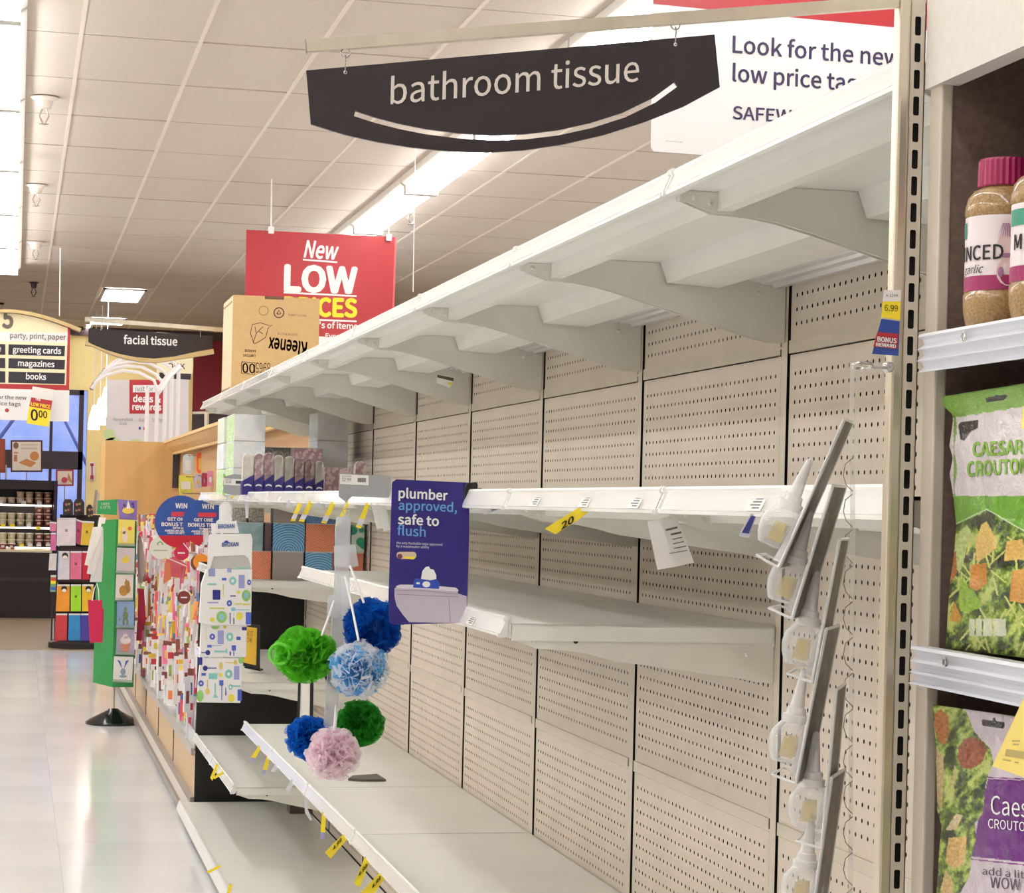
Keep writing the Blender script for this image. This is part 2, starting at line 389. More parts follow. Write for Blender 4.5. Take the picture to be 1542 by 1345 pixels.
# ------------------------------------------------------------------ gondola shelving: back panels and uprights
XB = 1.334; Y0, PITCH = 3.66, .9144
YJ = [1.95] + [Y0 + PITCH * k for k in range(-1, 8)]
def pegboard(w, h, nx, nz, px, pz, hw, hh, name, m, x0=0., z0=0., rectangular=False):
    """board in the Y-Z plane (local), real holes on a grid of pitch px,pz starting at x0,z0"""
    V = []; F = []
    ys = [0] + [x0 + i * px for i in range(nx + 1)] + [w]; zs = [0] + [z0 + i * pz for i in range(nz + 1)] + [h]
    gi = {}
    for i, y in enumerate(ys):
        for j, z in enumerate(zs): gi[i, j] = len(V); V.append((0, y, z))
    for i in range(len(ys) - 1):
        for j in range(len(zs) - 1):
            c = (gi[i, j], gi[i + 1, j], gi[i + 1, j + 1], gi[i, j + 1])
            if i in (0, len(ys) - 2) or j in (0, len(zs) - 2): F.append(c); continue
            cy, cz = (ys[i] + ys[i + 1]) / 2, (zs[j] + zs[j + 1]) / 2; b0 = len(V)
            for k in range(8):
                a = math.radians(-157.5 + 45 * k); ca, sa = math.cos(a), math.sin(a)
                if rectangular: V.append((0, cy + hw * math.copysign(min(1, abs(ca) * 1.9), ca), cz + hh * math.copysign(min(1, abs(sa) * 2.2), sa)))
                else: V.append((0, cy + hw * ca * 1.08, cz + hh * sa * 1.08))
            # ring order starts lower-left, counterclockwise
            F += [(c[0], b0 + 1, b0 + 0), (c[0], c[1], b0 + 2, b0 + 1), (c[1], b0 + 3, b0 + 2), (c[1], c[2], b0 + 4, b0 + 3),
                  (c[2], b0 + 5, b0 + 4), (c[2], c[3], b0 + 6, b0 + 5), (c[3], b0 + 7, b0 + 6), (c[3], c[0], b0 + 0, b0 + 7)]
    me = bpy.data.meshes.new(name); me.from_pydata(V, [], F); me.materials.append(m); me.update(); return me
gon = thing('gondola_frame', 'beige perforated back panels and slotted uprights of the long empty shelving run', 'shelving', (XB, Y0, 0))
ZP = [(.065, .888), (.912, 1.742), (1.768, 1.95)]
BW = PITCH - .046
pm = []
for z0, z1 in ZP:
    h = z1 - z0; nz = int((h - .02) / .0254)
    pm.append(pegboard(BW, h, 33, nz, .0254, .0254, .0032, .0036, 'back_panel', M_peg, (BW - 33 * .0254) / 2, (h - nz * .0254) / 2))
w0 = YJ[1] - YJ[0] - .046; pm0 = []
for z0, z1 in ZP:
    h = z1 - z0; nz = int((h - .02) / .0254); nx = int((w0 - .02) / .0254)
    pm0.append(pegboard(w0, h, nx, nz, .0254, .0254, .0032, .0036, 'back_panel', M_peg, (w0 - nx * .0254) / 2, (h - nz * .0254) / 2))
for k in range(len(YJ) - 1):
    for (z0, z1), me in zip(ZP, pm if k else pm0):
        o = bpy.data.objects.new('back_panel', me); COL.objects.link(o); o.parent = gon; o.location = (0, YJ[k] + .021 - Y0, z0)
MB().box(XB + .025, XB + .03, YJ[0], YJ[-1], .03, 1.95).build('dark_backing', mat('hollow_behind_panel', (70, 56, 46), .9), gon)  # dark plate, its colour stands in for the unlit hollow behind the holes
b = MB()
for y in YJ[:-1]: pass
sl = pegboard(.042, 1.88, 1, 73, .010, .0254, .0036, .0104, 'upright', M_upr, .029, .01, True)
sm_v = MB()
for y in YJ:
    o = bpy.data.objects.new('upright', sl); COL.objects.link(o); o.parent = gon; o.location = (-.004, y - .021 - Y0, .07)
    MB().box(XB + .001, XB + .024, y - .0205, y + .0205, .06, 1.95).build('upright_dark_fill', M_dark, gon)  # dark box stands in for the shade inside the hollow upright
for k in range(len(YJ) - 1):
    for z in (.90, 1.755): MB().box(XB - .003, XB + .004, YJ[k] + .022, YJ[k + 1] - .025, z - .0105, z + .0125).build('seam_strip', M_upr, gon)
MB().box(XB - .0, XB + .05, YJ[0], YJ[-1], 1.95, 1.965).build('top_cap', M_upr, gon)

# ------------------------------------------------------------------ shelves
def shelf_proto(L, xf, drop, hole=False, lip=.045):
    D = XB - .006 - xf
    t = thing('shelf', '', 'shelf', (0, 0, 0))
    b = MB(); b.box(0, D, 0, L, -.004, 0); b.box(0, .003, 0, L, -.016, 0); b.box(.003, .058, .006, L - .006, -.016, -.0135); b.box(.055, .058, .006, L - .006, -lip + .004, -.004); b.box(.058, .075, .006, L - .006, -lip + .004, -lip + .007)
    b.box(D - .004, D, 0, L, -.035, 0); b.box(.004, D, 0, .003, -.03, 0); b.box(.004, D, L - .003, L, -.03, 0)
    b.build('deck', M_steel, t)
    MB().prismY([(D - .235, -.004), (D - .222, -.040), (D - .125, -.044), (D - .115, -.004)], .012, L - .012).build('stiffener', M_steel, t)
    b = MB(); pr_ = [(D - .075, -.016), (D - .070, -.030), (D - .060, -.032), (D - .055, -.022), (D - .048, -.034), (D - .036, -.036), (D - .030, -.026), (D - .024, -.040), (D - .012, -.040), (D - .008, -.016)]
    b.prismY(pr_, .012, L - .012).build('rear_channel', M_alu_w, t)
    rail = [(.001, .011), (-.004, .012), (-.0065, .009), (-.0065, .005), (-.004, .003), (-.013, -.017), (-.0165, -.018), (-.0165, -.0235), (-.010, -.0245), (.001, -.023)]
    MB().prismY(rail, .004, L - .004).build('price_rail', M_rail, t, bevel=0)
    MB().prism([(-.0075, 0, .006), (-.0172, 0, -.018), (-.0165, 0, -.0190), (-.0065, 0, .0055)], (0, L - .02, 0)).build('rail_cover', M_clear, t)
    b = MB()
    for y in (.001, L - .007): b.prismY([(x - .004, z * 1.05) for x, z in rail], y, y + .006)
    b.build('rail_end_clip', M_rail, t)
    for y in (.005, L - .008):
        pts = [(.004, -.0165), (.06, -.0165), (.06, -.0045), (D, -.0045), (D, -drop), (D - .03, -drop), (D - .06, -drop + .006), (.19, -.064), (.14, -.052), (.10, -.046), (.075, -.045), (.05, -.044), (.004, -.028)]
        br = MB().prismY(pts, y, y + .003).build('bracket', M_steel_b, t)
        b = MB()
        ax = Matrix.Rotation(math.pi / 2, 3, 'X')
        for x, zz in ((.022, -.0245), (.045, -.031), (D - .05, -.05)): b.lathe([(.001, .0035), (.003, .003), (.0045, 0), (.001, 0)], (x, y, zz), 10, ax)
        b.build('rivet', M_chrome if False else M_steel, br, fix=True)
        if hole: MB().lathe([(.0045, .0015), (.0045, 0)], (.12, y, -.03), 12, ax).poly([(.12 + .0045 * math.cos(k * .6283), y - .0015, -.03 + .0045 * math.sin(k * .6283)) for k in range(10)]).build('hole', M_dark, br)
    return t
def shelf_row(z, xf, drop, ja, jb, word, cat_group, hole=False, lip=.045):
    proto = None
    for k in range(ja, jb):
        L = YJ[k + 1] - YJ[k] - .004
        where = ['the one beside the near steel post', 'second from the steel post', 'third from the steel post', 'fourth from the steel post', 'fifth from the steel post', 'sixth from the steel post', 'seventh from the steel post', 'next to last before the far end', 'the last at the far end'][k]
        lab = '%s, %s' % (word, where)
        if k == 0:
            t = shelf_proto(L, xf, drop, hole, lip)
        elif proto is None:
            t = proto = shelf_proto(L, xf, drop, hole, lip)
        else:
            t = dup(proto)
        t.location = (xf, YJ[k] + .002, z); t['label'] = lab; t['group'] = cat_group; t['category'] = 'shelf'
        t.name = 'shelf'
shelf_row(1.90, .842, .135, 0, 9, 'white metal top shelf', 'top shelves')
shelf_row(1.48, .842, .10, 0, 9, 'white metal eye-level shelf', 'eye-level shelves', lip=.038)
shelf_row(1.258, .842, .10, 2, 5, 'white shelf just under eye level', 'shelves under eye level', True)
shelf_row(.612, .875, .10, 0, 7, 'white metal knee-level shelf with bare top', 'knee-level shelves')
shelf_row(1.158, .842, .10, 7, 9, 'white metal shelf holding tissue cubes', 'tissue cube shelves', True)
shelf_row(.77, .842, .12, 7, 9, 'white waist-high shelf beside the towels', 'far waist-level shelves', True)
shelf_row(.37, .842, .12, 7, 9, 'white shelf low at the far end', 'far low shelves', True)
# base decks
def base_deck(L):
    xf = .775; D = XB - xf
    t = thing('base_deck', '', 'shelf', (0, 0, 0))
    MB().box(0, D - .008, 0, L, -.004, 0).box(0, .004, 0, L, -.03, 0).build('deck', M_steel, t)
    MB().prismY([(.001, .010), (-.006, .009), (-.018, -.03), (-.014, -.036), (.001, -.034)], .003, L - .003).build('price_rail', M_rail, t)
    MB().box(.020, .025, 0, L, -.061, -.004).build('kick_plate', mat('grey_kick_plate', (150, 142, 136), .5), t)
    MB().box(.002, .019, 0, L, -.0618, -.052).build('floor_trim', M_chrome, t)
    return t
pr = None
for k in range(9):
    L = YJ[k + 1] - YJ[k] - .003
    t = base_deck(L) if k == 0 else (dup(pr) if pr else base_deck(L))
    if k == 1: pr = t
    t.location = (.775, YJ[k], .062); t['category'] = 'shelf'; t['group'] = 'base decks on the floor'
    t['label'] = 'white metal base deck on the floor, ' + ['under the near steel post', 'second from the near post', 'third from the near post', 'fourth from the near post', 'fifth from the near post', 'sixth from the near post', 'seventh from the near post', 'next to last before the black end board', 'last, in front of the black end board'][k]
# black end board
tag(MB().prism([(.842, 10.09, .005), (XB, 10.09, .005), (XB, 10.09, 1.17), (.842, 10.09, 1.17)], (0, .02, 0)).build('end_board', M_blackm, loc=(.80, 10.09, .005)), 'matt black board closing the far end of the empty shelving', 'panel')

# ------------------------------------------------------------------ near steel post and jar fixture
PY = 1.925
def pxX(x, y=745): return atY(x, y, PY).x
post = thing('slotted_post', 'tall beige slotted steel post at the near end of the empty shelves', 'post', (pxX(1355), PY, 0))
xa, xb_, xc_ = pxX(1335), pxX(1353), pxX(1377)
MB().box(xa, xb_, PY - .004, PY + .013, 0, 1.955).build('cover_strip', M_alu, post, bevel=.003)
w_ = xc_ - xb_
nme = pegboard(w_, 1.95, 1, 76, .0125, .0254, .0030, .0090, 'slotted_face', M_upr, (w_ - .0125) / 2, .01, True)
o = bpy.data.objects.new('slotted_face', nme); COL.objects.link(o); o.parent = post
o.rotation_euler = (0, 0, -math.pi / 2); o.location = (xb_ - post.location.x, 0, 0)
MB().box(xb_ + .001, xc_ - .001, PY + .006, PY + .03, 0, 1.95).build('post_dark_fill', M_dark, post)  # dark box stands in for the shade behind the post slots
MB().box(xb_, xb_ + .001, PY, PY + .03, 0, 1.95).box(xc_ - .001, xc_, PY, PY + .03, 0, 1.95).box(xb_, xc_, PY, PY + .03, 1.95, 1.953).build('post_side', M_upr, post)
# cabinet around the jars
M_lam = mat('grey_brown_laminate', (126, 106, 96), .6, var=.22, scale=160)
M_head = mat('header_board', (222, 216, 208), .6, var=.05, scale=90)
XF = .82
cab = thing('side_cabinet', 'laminate end fixture on the right holding jars and crouton bags', 'shelving', (1.1, 1.4, 0))
xd = pxX(1379); xe = pxX(1400)
MB().box(xe - .002, 1.36, PY - .035, PY - .012, 0, 1.98).build('side_panel', M_lam, cab)
MB().box(xd, xe - .002, PY - .037, PY - .010, 0, 1.875).build('edge_band', mat('edge_band', (200, 190, 176), .5), cab, bevel=.002)
MB().box(xd - .004, xd + .018, .6, PY - .008, 1.866, 2.3).build('header', M_head, cab)
MB().box(xd + .018, 1.36, .6, PY - .012, 1.98, 2.0).build('canopy', M_lam, cab)
MB().box(1.36, 1.38, .6, PY - .012, 0, 2.0).build('back_board', mat('dark_laminate', (70, 58, 52), .7), cab)
MB().box(xe, 1.36, .6, .62, 0, 2.0).build('side_panel', M_lam, cab)
M_extr = mat('shelf_front_extrusion', (226, 228, 236), .3)
def front_rail(z, h):
    pr = []
    n = 3
    x = XF
    pr = [(x + .014, z), (x, z), (x - .002, z - .003)]
    for k in range(n):
        za = z - .004 - h * (k / n) * .95; zb_ = z - .004 - h * ((k + 1) / n) * .95
        pr += [(x + .003, za - .001), (x + .005, (za + zb_) / 2), (x + .001, zb_ + .002), (x - .003, zb_)]
    pr += [(x + .014, z - h)]
    return pr
for i, (z, h) in enumerate(((EYE + .171, .034), (EYE - .120, .033), (EYE - .43, .033))):
    t = thing('cabinet_shelf', ['shelf under the garlic jars with ribbed white front rail', 'shelf under the green crouton bag with ribbed white front rail', 'low shelf under the purple crouton bag'][i], 'shelf', (XF, 1.3, z), 'shelves of the right fixture')
    MB().box(XF + .014, 1.34, .63, PY - .04, z - .022, z - .004).build('board', M_lam, t)
    MB().prismY(front_rail(z, h), .63, PY - .037 + (.02 if False else 0)).build('front_rail', M_extr, t)
    P = atX([1451, 1424, 1424][i], [512, 990, 1300][i], XF - .001)
    MB().ring((XF - .001, P.y, z - .010), .004, .0012, (1, 0, 0)).build('screw', M_chrome, t)
# ------------------------------------------------------------------ black hanging aisle sign near the camera
M_signb = mat('sign_black', (42, 34, 38), .38)
M_cut = mat('sign_letters', (226, 218, 210), .5)
def plate(name, outline, pl, th, m, parent, holes=()):
    """flat plate with real cut-outs: 2-D curve fill in the plane, then given thickness"""
    ex = (pl.hit(outline[0][0] + 100, outline[0][1]) - pl.hit(*outline[0])); ex.z = 0; ex = (ex - pl.N * ex.dot(pl.N)).normalized(); ez = Vector((0, 0, 1)); P0 = pl.hit(*outline[0])
    cu = bpy.data.curves.new('c', 'CURVE'); cu.dimensions = '2D'; cu.fill_mode = 'BOTH'; cu.extrude = th / 2
    for loop in [outline] + list(holes):
        sp = cu.splines.new('POLY'); sp.points.add(len(loop) - 1)
        for i, (x, y) in enumerate(loop):
            q = pl.hit(x, y) - P0; sp.points[i].co = (q.dot(ex), q.dot(ez), 0, 1)
        sp.use_cyclic_u = True
    ob = bpy.data.objects.new('c', cu); COL.objects.link(ob); dg = bpy.context.evaluated_depsgraph_get()
    me = bpy.data.meshes.new_from_object(ob.evaluated_get(dg)); b = MB(); back = -pl.N
    b.add([P0 + ex * v.co.x + ez * v.co.y + back * (v.co.z + th / 2) for v in me.vertices], [tuple(p.vertices) for p in me.polygons])
    bpy.data.objects.remove(ob); bpy.data.curves.remove(cu); bpy.data.meshes.remove(me)
    return b.build(name, m, parent)
A = atD(462, 105, 2.00); B = atD(1075, 52, 2.04)
PS = plane3(A, B)
arc = [(468, 187), (520, 203), (570, 214), (620, 222), (680, 228), (735, 229.5), (790, 226), (850, 217), (910, 203), (970, 184), (1030, 160), (1084, 131)]
slot = strip([(534, 171), (565, 181), (600, 190), (640, 198), (690, 204.5), (740, 207.5), (790, 206), (840, 200), (890, 189), (940, 173), (985, 151), (1018, 127)], 8)
sg = thing('hanging_sign', 'black curved hanging sign reading bathroom tissue in white letters', 'sign', A)
plate('sign_plate', [(461, 106), (1076, 52)] + arc[::-1], PS, .004, M_signb, sg, [slot])
letters('lettering', [('bathroom tissue', (588, 157), (962, 122), 39)], PS, M_cut, sg, bold=.004)
# the bar and hooks
bar = thing('sign_bar', 'slim metal bar projecting from the steel post above the black sign', 'bar', atY(1345, 8, PY))
bl = atD(462, 70, 2.0); br_ = atY(1350, 3, PY)
d = (br_ - bl).normalized(); n_ = PS.N; u_ = n_.cross(d); u_ = -u_ if u_.z < 0 else u_
sct = [(-.0045, -.0055), (.0045, -.0055), (.0045, .0055), (-.0045, .0055)]
MB().prism([bl + n_ * a + u_ * c for a, c in sct], br_ - bl).build('bar', M_alu, bar)
MB().prism([bl - d * .0015 + n_ * a * 1.05 + u_ * c * 1.05 for a, c in sct], d * .0015).build('end_cap', mat('grey_cap', (160, 150, 140), .5), bar)
for (x, y0, y1) in ((520, 74, 108), (1017, 32, 66)):
    h = thing('wire_hook', 'wire hook between bar and black sign, %s end' % ('left' if x < 800 else 'right'), 'hook', PS.hit(x, y0))
    c = PS.hit(x, y0 + 6, .001); MB().ring(c, .0042, .0007, PS.N, a0=.6, a1=6.8).build('eye', M_chrome, h)
    p1 = PS.hit(x, y0 + 9, .001); p2 = PS.hit(x + 1, (y0 + y1) / 2, .002); p3 = PS.hit(x, y1, .002); p4 = PS.hit(x, y1 + 2, -.004)
    MB().tube([p1, p1.lerp(p2, .5) + PS.N * .002, p2, p3, p4], .0007, 6).build('wire', M_chrome, h, smooth=True)
    MB().lathe([(.001, .0006), (.0018, 0)], PS.hit(x, y1 + 1, .0006), 10, Matrix.Rotation(math.pi / 2, 3, 'X')).build('grommet', M_white, h)

# ------------------------------------------------------------------ price board behind (red over white), near and far
SX = planeY(7.3)
t = thing('price_board', 'large white hanging board reading Look for the new low price tags, red top', 'sign', SX.hit(981, 228))
SB = Plane(SX.hit(981, 120), (.09, -1, 0))
slab('white_panel', [(984, 6), (1560, 62), (1560, 268), (1000, 229), (985, 228), (981, 222)], SB, .006, M_white, t)
slab('red_panel', [(984, 6), (1560, 62), (1560, -70), (988, -120)], SB, .006, M_red, t)
letters('lettering', [('Look for the new', (1103, 79), (1356, 100), 25), ('low price tags', (1103, 122), (1306, 139), 25), ('SAFEWAY', (1103, 179), (1224, 187), 19)], SB, mat('navy_ink', (58, 46, 84), .6), t, bold=.012)
MB().tube([SB.hit(1010, -118), SB.hit(1012, -200)], .003, 5).build('wire', M_white, t); MB().tube([SB.hit(1520, -75), SB.hit(1524, -165)], .003, 5).build('wire', M_white, t)
letters('small_print', [('terms and exclusions apply', (1002, 213), (1028, 215), 2)], SB, mat('grey_ink', (150, 150, 155), .6), t)
PL_ = planeY(16.0)
t = thing('price_board', 'red square hanging sign reading New LOW PRICES behind the brown carton', 'sign', PL_.hit(371, 346))
PLW = Plane(PL_.hit(371, 400), (.02, -1, 0))
slab('red_panel', [(371, 346), (597, 357), (592, 513), (368, 500)], PLW, .01, M_red, t)
slab('edge_strip', [(594.5, 357), (597, 357), (592, 513), (589.5, 513)], PLW, .012, mat('sign_edge', (214, 96, 100), .4), t, off=.001)
slab('white_panel', [(368, 500), (592, 513), (588, 606), (365, 594)], PLW, .01, M_white, t)
letters('lettering', [('New', (457, 387), (510, 391), 25)], PLW, M_white, t, bold=.02, shear=.25)
letters('bold_lettering', [('LOW', (427, 437), (538, 441), 37)], PLW, M_white, t, bold=.035)
letters('yellow_lettering', [('PRICES', (427, 474), (538, 477), 26)], PLW, M_yel, t, bold=.035)
letters('line_lettering', [('on 1,000\'s of items', (432, 492), (538, 496), 9), ('Every day', (490, 509), (535, 511), 7)], PLW, M_white, t, bold=.02)
bands('underline', [[(427, 440.5), (537, 446)], [(427, 480), (537, 484)], [(456, 391), (508, 395)]], 2.6, PLW, M_white, t)
w = thing('hanging_wire', 'thin white wires holding the red New LOW PRICES sign', 'wire', PLW.hit(408, 346))
MB().tube([PLW.hit(408, 349), atY(411, 277, 16.0) if False else PLW.hit(410, 200)], .006, 5).build('wire', M_white, w)
MB().tube([PLW.hit(585, 358), PLW.hit(588, 205)], .006, 5).build('wire', M_white, w)
for x, y in ((408, 348), (585, 359)): MB().box(*(lambda q: (q.x - .02, q.x + .02, q.y - .03, q.y + .01, q.z - .02, q.z + .03))(PLW.hit(x, y))).build('clip', M_white, w)
PF = planeY(14)
tag(MB().tube([PF.hit(622, 440), PF.hit(626, 190)], .003, 5).build('hanging_wire', M_white, loc=PF.hit(622, 440)), 'lone thin wire hanging from the ceiling right of the red sign', 'wire')

# ------------------------------------------------------------------ aisle marker at far left
PA = Plane(planeY(19.5).hit(50, 560), (.01, -1, 0))
t = thing('aisle_marker', 'cream and red aisle marker numbered 5 listing greeting cards, magazines, books', 'sign', PA.hit(0, 585))
M_cream = mat('cream_board', (246, 238, 200), .5)
slab('red_frame', [(-95, 482), (106, 490), (104, 588), (-97, 583)], PA, .05, M_red, t)
slab('panel', [(-90, 500), (102, 500), (99.5, 580), (-92, 576)], PA, .01, M_cream, t, off=.004)
top = [(-88, 500)] + [(-88 + 190 * k / 14, 494 - 22 * math.sin(math.pi * k / 14)) for k in range(15)] + [(102, 500)]
slab('arched_top', top, PA, .02, M_cream, t, off=.003)
M_tan = mat('tan_moulding', (196, 172, 120), .4)
am = [(-110 + 232 * k / 16, 497 - 29 * math.sin(math.pi * k / 16)) for k in range(17)]
q = strip(am, 5); b = MB(); n = len(am); V = [PA.hit(x, y, .06) for x, y in q]; W2 = [v - PA.N * .14 for v in V]
b.add(V + W2, [(i, i + 1, 2 * n - 2 - i, 2 * n - 1 - i) for i in range(n - 1)] + [(i + 2 * n, i + 1 + 2 * n, 4 * n - 2 - i, 4 * n - 1 - i) for i in range(n - 1)] + [(i, i + 1, i + 1 + 2 * n, i + 2 * n) for i in range(n - 1)] + [(2 * n - 1 - i, 2 * n - 2 - i, 4 * n - 2 - i, 4 * n - 1 - i) for i in range(n - 1)] + [(0, 2 * n - 1, 4 * n - 1, 2 * n), (n - 1, n, 3 * n, 3 * n - 1)])
b.build('moulding', M_tan, t)
slab('white_band', [(-90, 499), (102, 501), (101.5, 516), (-90, 512)], PA, .004, M_white, t, off=.006)
letters('lettering', [('party, print, paper', (15, 509), (99, 512), 8)], PA, mat('grey_ink2', (120, 112, 108), .6), t, bold=.01, off=.009)
letters('number', [('5', (3, 493), (20, 493.5), 26)], PA, mat('number_grey', (104, 96, 84), .5), t, bold=.03, off=.009)
rows = []; 
for (y0, y1) in ((518, 535), (539, 555), (559, 577)):
    rows.append([(13, y0 + .5), (98, y0 + 3), (97, y1 + 1.5), (12.5, y1 - .5)]); rows.append([(-80, y0 - 2), (8, y0 + .3), (8, y1 - .5), (-80, y1 - 3)])
inks('dark_rows', rows, PA, mat('row_black', (44, 40, 52), .5), t, off=.007)
letters('row_lettering', [('greeting cards', (19, 530.5), (92, 533), 8.5), ('magazines', (27, 551), (82, 553), 8.5), ('books', (39, 571), (69.5, 572), 8.5), ('e', (-2, 529), (1.5, 529), 8)], PA, M_white, t, bold=.02, off=.01)
slab('white_panel', [(-95, 583), (104.5, 588), (104, 635), (-97, 630)], PA, .01, M_white, t, off=.001)
letters('panel_lettering', [('Look for the new', (-28, 600), (40, 602), 5.5), ('low price tags', (-28, 609), (31, 611.5), 5.5)], PA, mat('grey_ink3', (96, 88, 100), .6), t, bold=.01, off=.003)
inks('red_mark', [disc(10.5, 618, 3)], PA, M_red, t, off=.003)
w = tag(MB().tube([PA.hit(89.5, 476), PA.hit(91, 374)], .005, 5).build('hanging_wire', M_white, loc=PA.hit(89.5, 476)), 'thin wire rising from the aisle marker to the ceiling', 'wire')
PT = Plane(PA.P - Vector((0, .12, 0)), PA.N)
t = thing('price_card', 'yellow, red and white 0.00 price card hung on the aisle marker', 'price card', PT.hit(60, 642))
slab('card', [(49, 582), (82, 587), (73, 643), (40, 637.5)], PT, .004, M_paper, t)
inks('red_field', [[(47, 598.5), (79, 603.5), (76.5, 617.5), (44, 612)]], PT, M_red, t)
inks('yellow_field', [[(44, 612), (76.5, 617.5), (73, 643), (40, 637.5)]], PT, M_yel, t)
letters('price', [('0', (46, 632), (57, 634), 16), ('00', (58, 628), (71, 630), 10)], PT, M_ink, t, bold=.02)
letters('small_lettering', [('LOW PRICE', (46.5, 610.5), (75.5, 615.5), 5)], PT, M_yel, t, bold=.03)
letters('script', [('The', (53, 602.5), (61, 604), 4)], PT, M_white, t, bold=.03)

# ------------------------------------------------------------------ facial tissue sign with bar
PFc = Plane(atY(225, 500, 9.55), (.10, -1, 0))
t = thing('hanging_sign', 'small far black hanging sign reading facial tissue', 'sign', PFc.hit(225, 495))
arc = [(133, 515), (140, 519), (160, 527), (180, 533), (205, 538), (232, 540), (262, 537), (290, 531), (320, 524)]
slab('sign_plate', [(133.5, 494), (321, 506)] + arc[::-1], PFc, .004, M_signb, t)
letters('lettering', [('facial tissue', (186, 517.5), (267, 520.5), 12)], PFc, M_white, t, bold=.02)
bl = PFc.hit(128, 481); br_ = PFc.hit(352, 498)
t = thing('sign_bar', 'slim metal bar holding the far facial tissue sign', 'bar', br_)
d = (br_ - bl); MB().prism([bl + PFc.N * a + Vector((0, 0, 1)) * c for a, c in ((-.009, -.009), (.009, -.009), (.009, .009), (-.009, .009))], d * 1.3).build('bar', M_alu, t)
for x, y in ((152, 483), (302, 493)): MB().tube([PFc.hit(x, y), PFc.hit(x, y + 15, .002)], .0012, 5).build('hook', M_chrome, t)
e = bl + d * 1.3; MB().box(e.x - .012, e.x + .012, e.y - .012, e.y + .012, 1.9004, e.z + .02).build('post', M_alu, t)
# tan wave moulding and round cream marker behind it
PW = planeY(17.0)
t = thing('aisle_marker', 'cream aisle marker with tan curved base behind the facial tissue sign', 'sign', PW.hit(230, 545))
wv = [(129, 516), (142, 518), (165, 529), (190, 537), (215, 541.5), (240, 542), (265, 538), (290, 534), (322, 529)]
q = strip(wv, 7); V = [PW.hit(x, y, .04) for x, y in q]; n = len(wv); b = MB(); W2 = [v - PW.N * .12 for v in V]
b.add(V + W2, [(i, i + 1, 2 * n - 2 - i, 2 * n - 1 - i) for i in range(n - 1)] + [(i + 2 * n, i + 1 + 2 * n, 4 * n - 2 - i, 4 * n - 1 - i) for i in range(n - 1)] + [(i, i + 1, i + 1 + 2 * n, i + 2 * n) for i in range(n - 1)] + [(2 * n - 1 - i, 2 * n - 2 - i, 4 * n - 2 - i, 4 * n - 1 - i) for i in range(n - 1)])
b.build('moulding', M_tan, t)
PW = planeY(22.6)
slab('panel', [(236, 500), (280, 504), (284, 520), (289, 534), (291, 548), (289, 565), (283, 578), (276, 584), (236, 582)], PW, .03, M_cream, t)
inks('dark_row', [[(240, 561), (288, 563), (287, 572), (240, 570)]], PW, M_signb, t)
letters('lettering', [('OCK', (252, 555), (279, 556), 8)], PW, pal((70, 52, 50)), t, bold=.01)

# ------------------------------------------------------------------ brown carton upside down on the top shelf
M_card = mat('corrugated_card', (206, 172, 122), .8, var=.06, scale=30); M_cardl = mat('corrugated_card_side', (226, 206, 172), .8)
zc = 1.904
ct = atX(348, 578, .862); Yc = ct.y
PC = planeY(Yc)
xl = .862; xr = PC.hit(480, 520).x; zt = PC.hit(420, 447).z
t = thing('carton', 'brown cardboard carton upside down on the far top shelf', 'box', (xl, Yc, zc))
MB().box(xl, xr, Yc, Yc + .42, zc, zt).build('box', M_card, t, bevel=.002)
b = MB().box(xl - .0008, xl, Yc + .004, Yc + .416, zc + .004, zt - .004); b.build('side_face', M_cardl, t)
for zz in (zc + .02, zt - .03): MB().box(xl - .002, xl - .001, Yc + .03, Yc + .39, zz, zz + .008).build('tape', mat('tape_brown', (150, 118, 80), .5), t)
MB().box((xl + xr) / 2 - .05, (xl + xr) / 2 + .03, Yc - .0008, Yc, zt - .012, zt + .0008).build('top_tape', mat('tape_dark', (110, 84, 56), .5), t)
M_bi = mat('brown_ink', (72, 46, 34), .7)
def flipped(b, s, pl, A, B, H, bold=0., shear=0.):    # upside-down printing: baseline at the top, letters run right to left
    V, F = text_mesh(s, bold, shear); x0 = min(v.x for v in V); x1 = max(v.x for v in V)
    P = pl.hit(*A, .0008); Q = pl.hit(*B, .0008); ex = (Q - P) / (x1 - x0); up = (pl.hit(A[0], A[1] + H, .0008) - P) / cap_height()
    b.add([P + ex * (v.x - x0) + up * v.y for v in V], F)
b = MB(); flipped(b, 'Kleenex', PC, (463, 516), (404, 508), 21, .02, .2); flipped(b, 'CARTONS', PC, (385, 534), (366, 533), 4, .01); flipped(b, 'MADE', PC, (385, 527), (368, 526), 3.5, .01)
flipped(b, 'QUICK FACTS', PC, (448, 503), (418, 501), 3, .0); flipped(b, '8965', PC, (407, 547), (385, 546), 15, .0); flipped(b, 'RECYCLABLE', PC, (461, 474), (434, 473), 3)
flipped(b, '00', PC, (384, 548), (365, 547), 14, .01)
b.build('printing', M_bi, t, fix=False)
bands('print_frame', [[(364, 545), (384, 546), (383.5, 564), (363.5, 562), (364, 545)]], 1, PC, M_bi, t)
leaf = [(382, 516), (377, 502), (380, 489), (392, 486), (404, 490), (410, 489), (404, 494), (400, 508), (391, 514), (383, 518), (382, 516)]
bands('leaf_print', [leaf, [(381, 517), (386, 502), (396, 492)], [(386, 503), (384, 492)], [(390, 499), (396, 503)]], 1, PC, M_bi, t)
bands('ring_print', [[(397 + 7 * math.cos(a * .5), 468 + 7 * math.sin(a * .5)) for a in range(14)]], 1.2, PC, mat('faded_ink', (150, 118, 80), .7), t)
bands('recycle_print', [[(420 + 7.5 * math.cos(a * .5), 471 + 7.5 * math.sin(a * .5)) for a in range(14)], [(417, 473), (420, 467), (423, 473), (417, 473)]], 1.6, PC, M_bi, t)
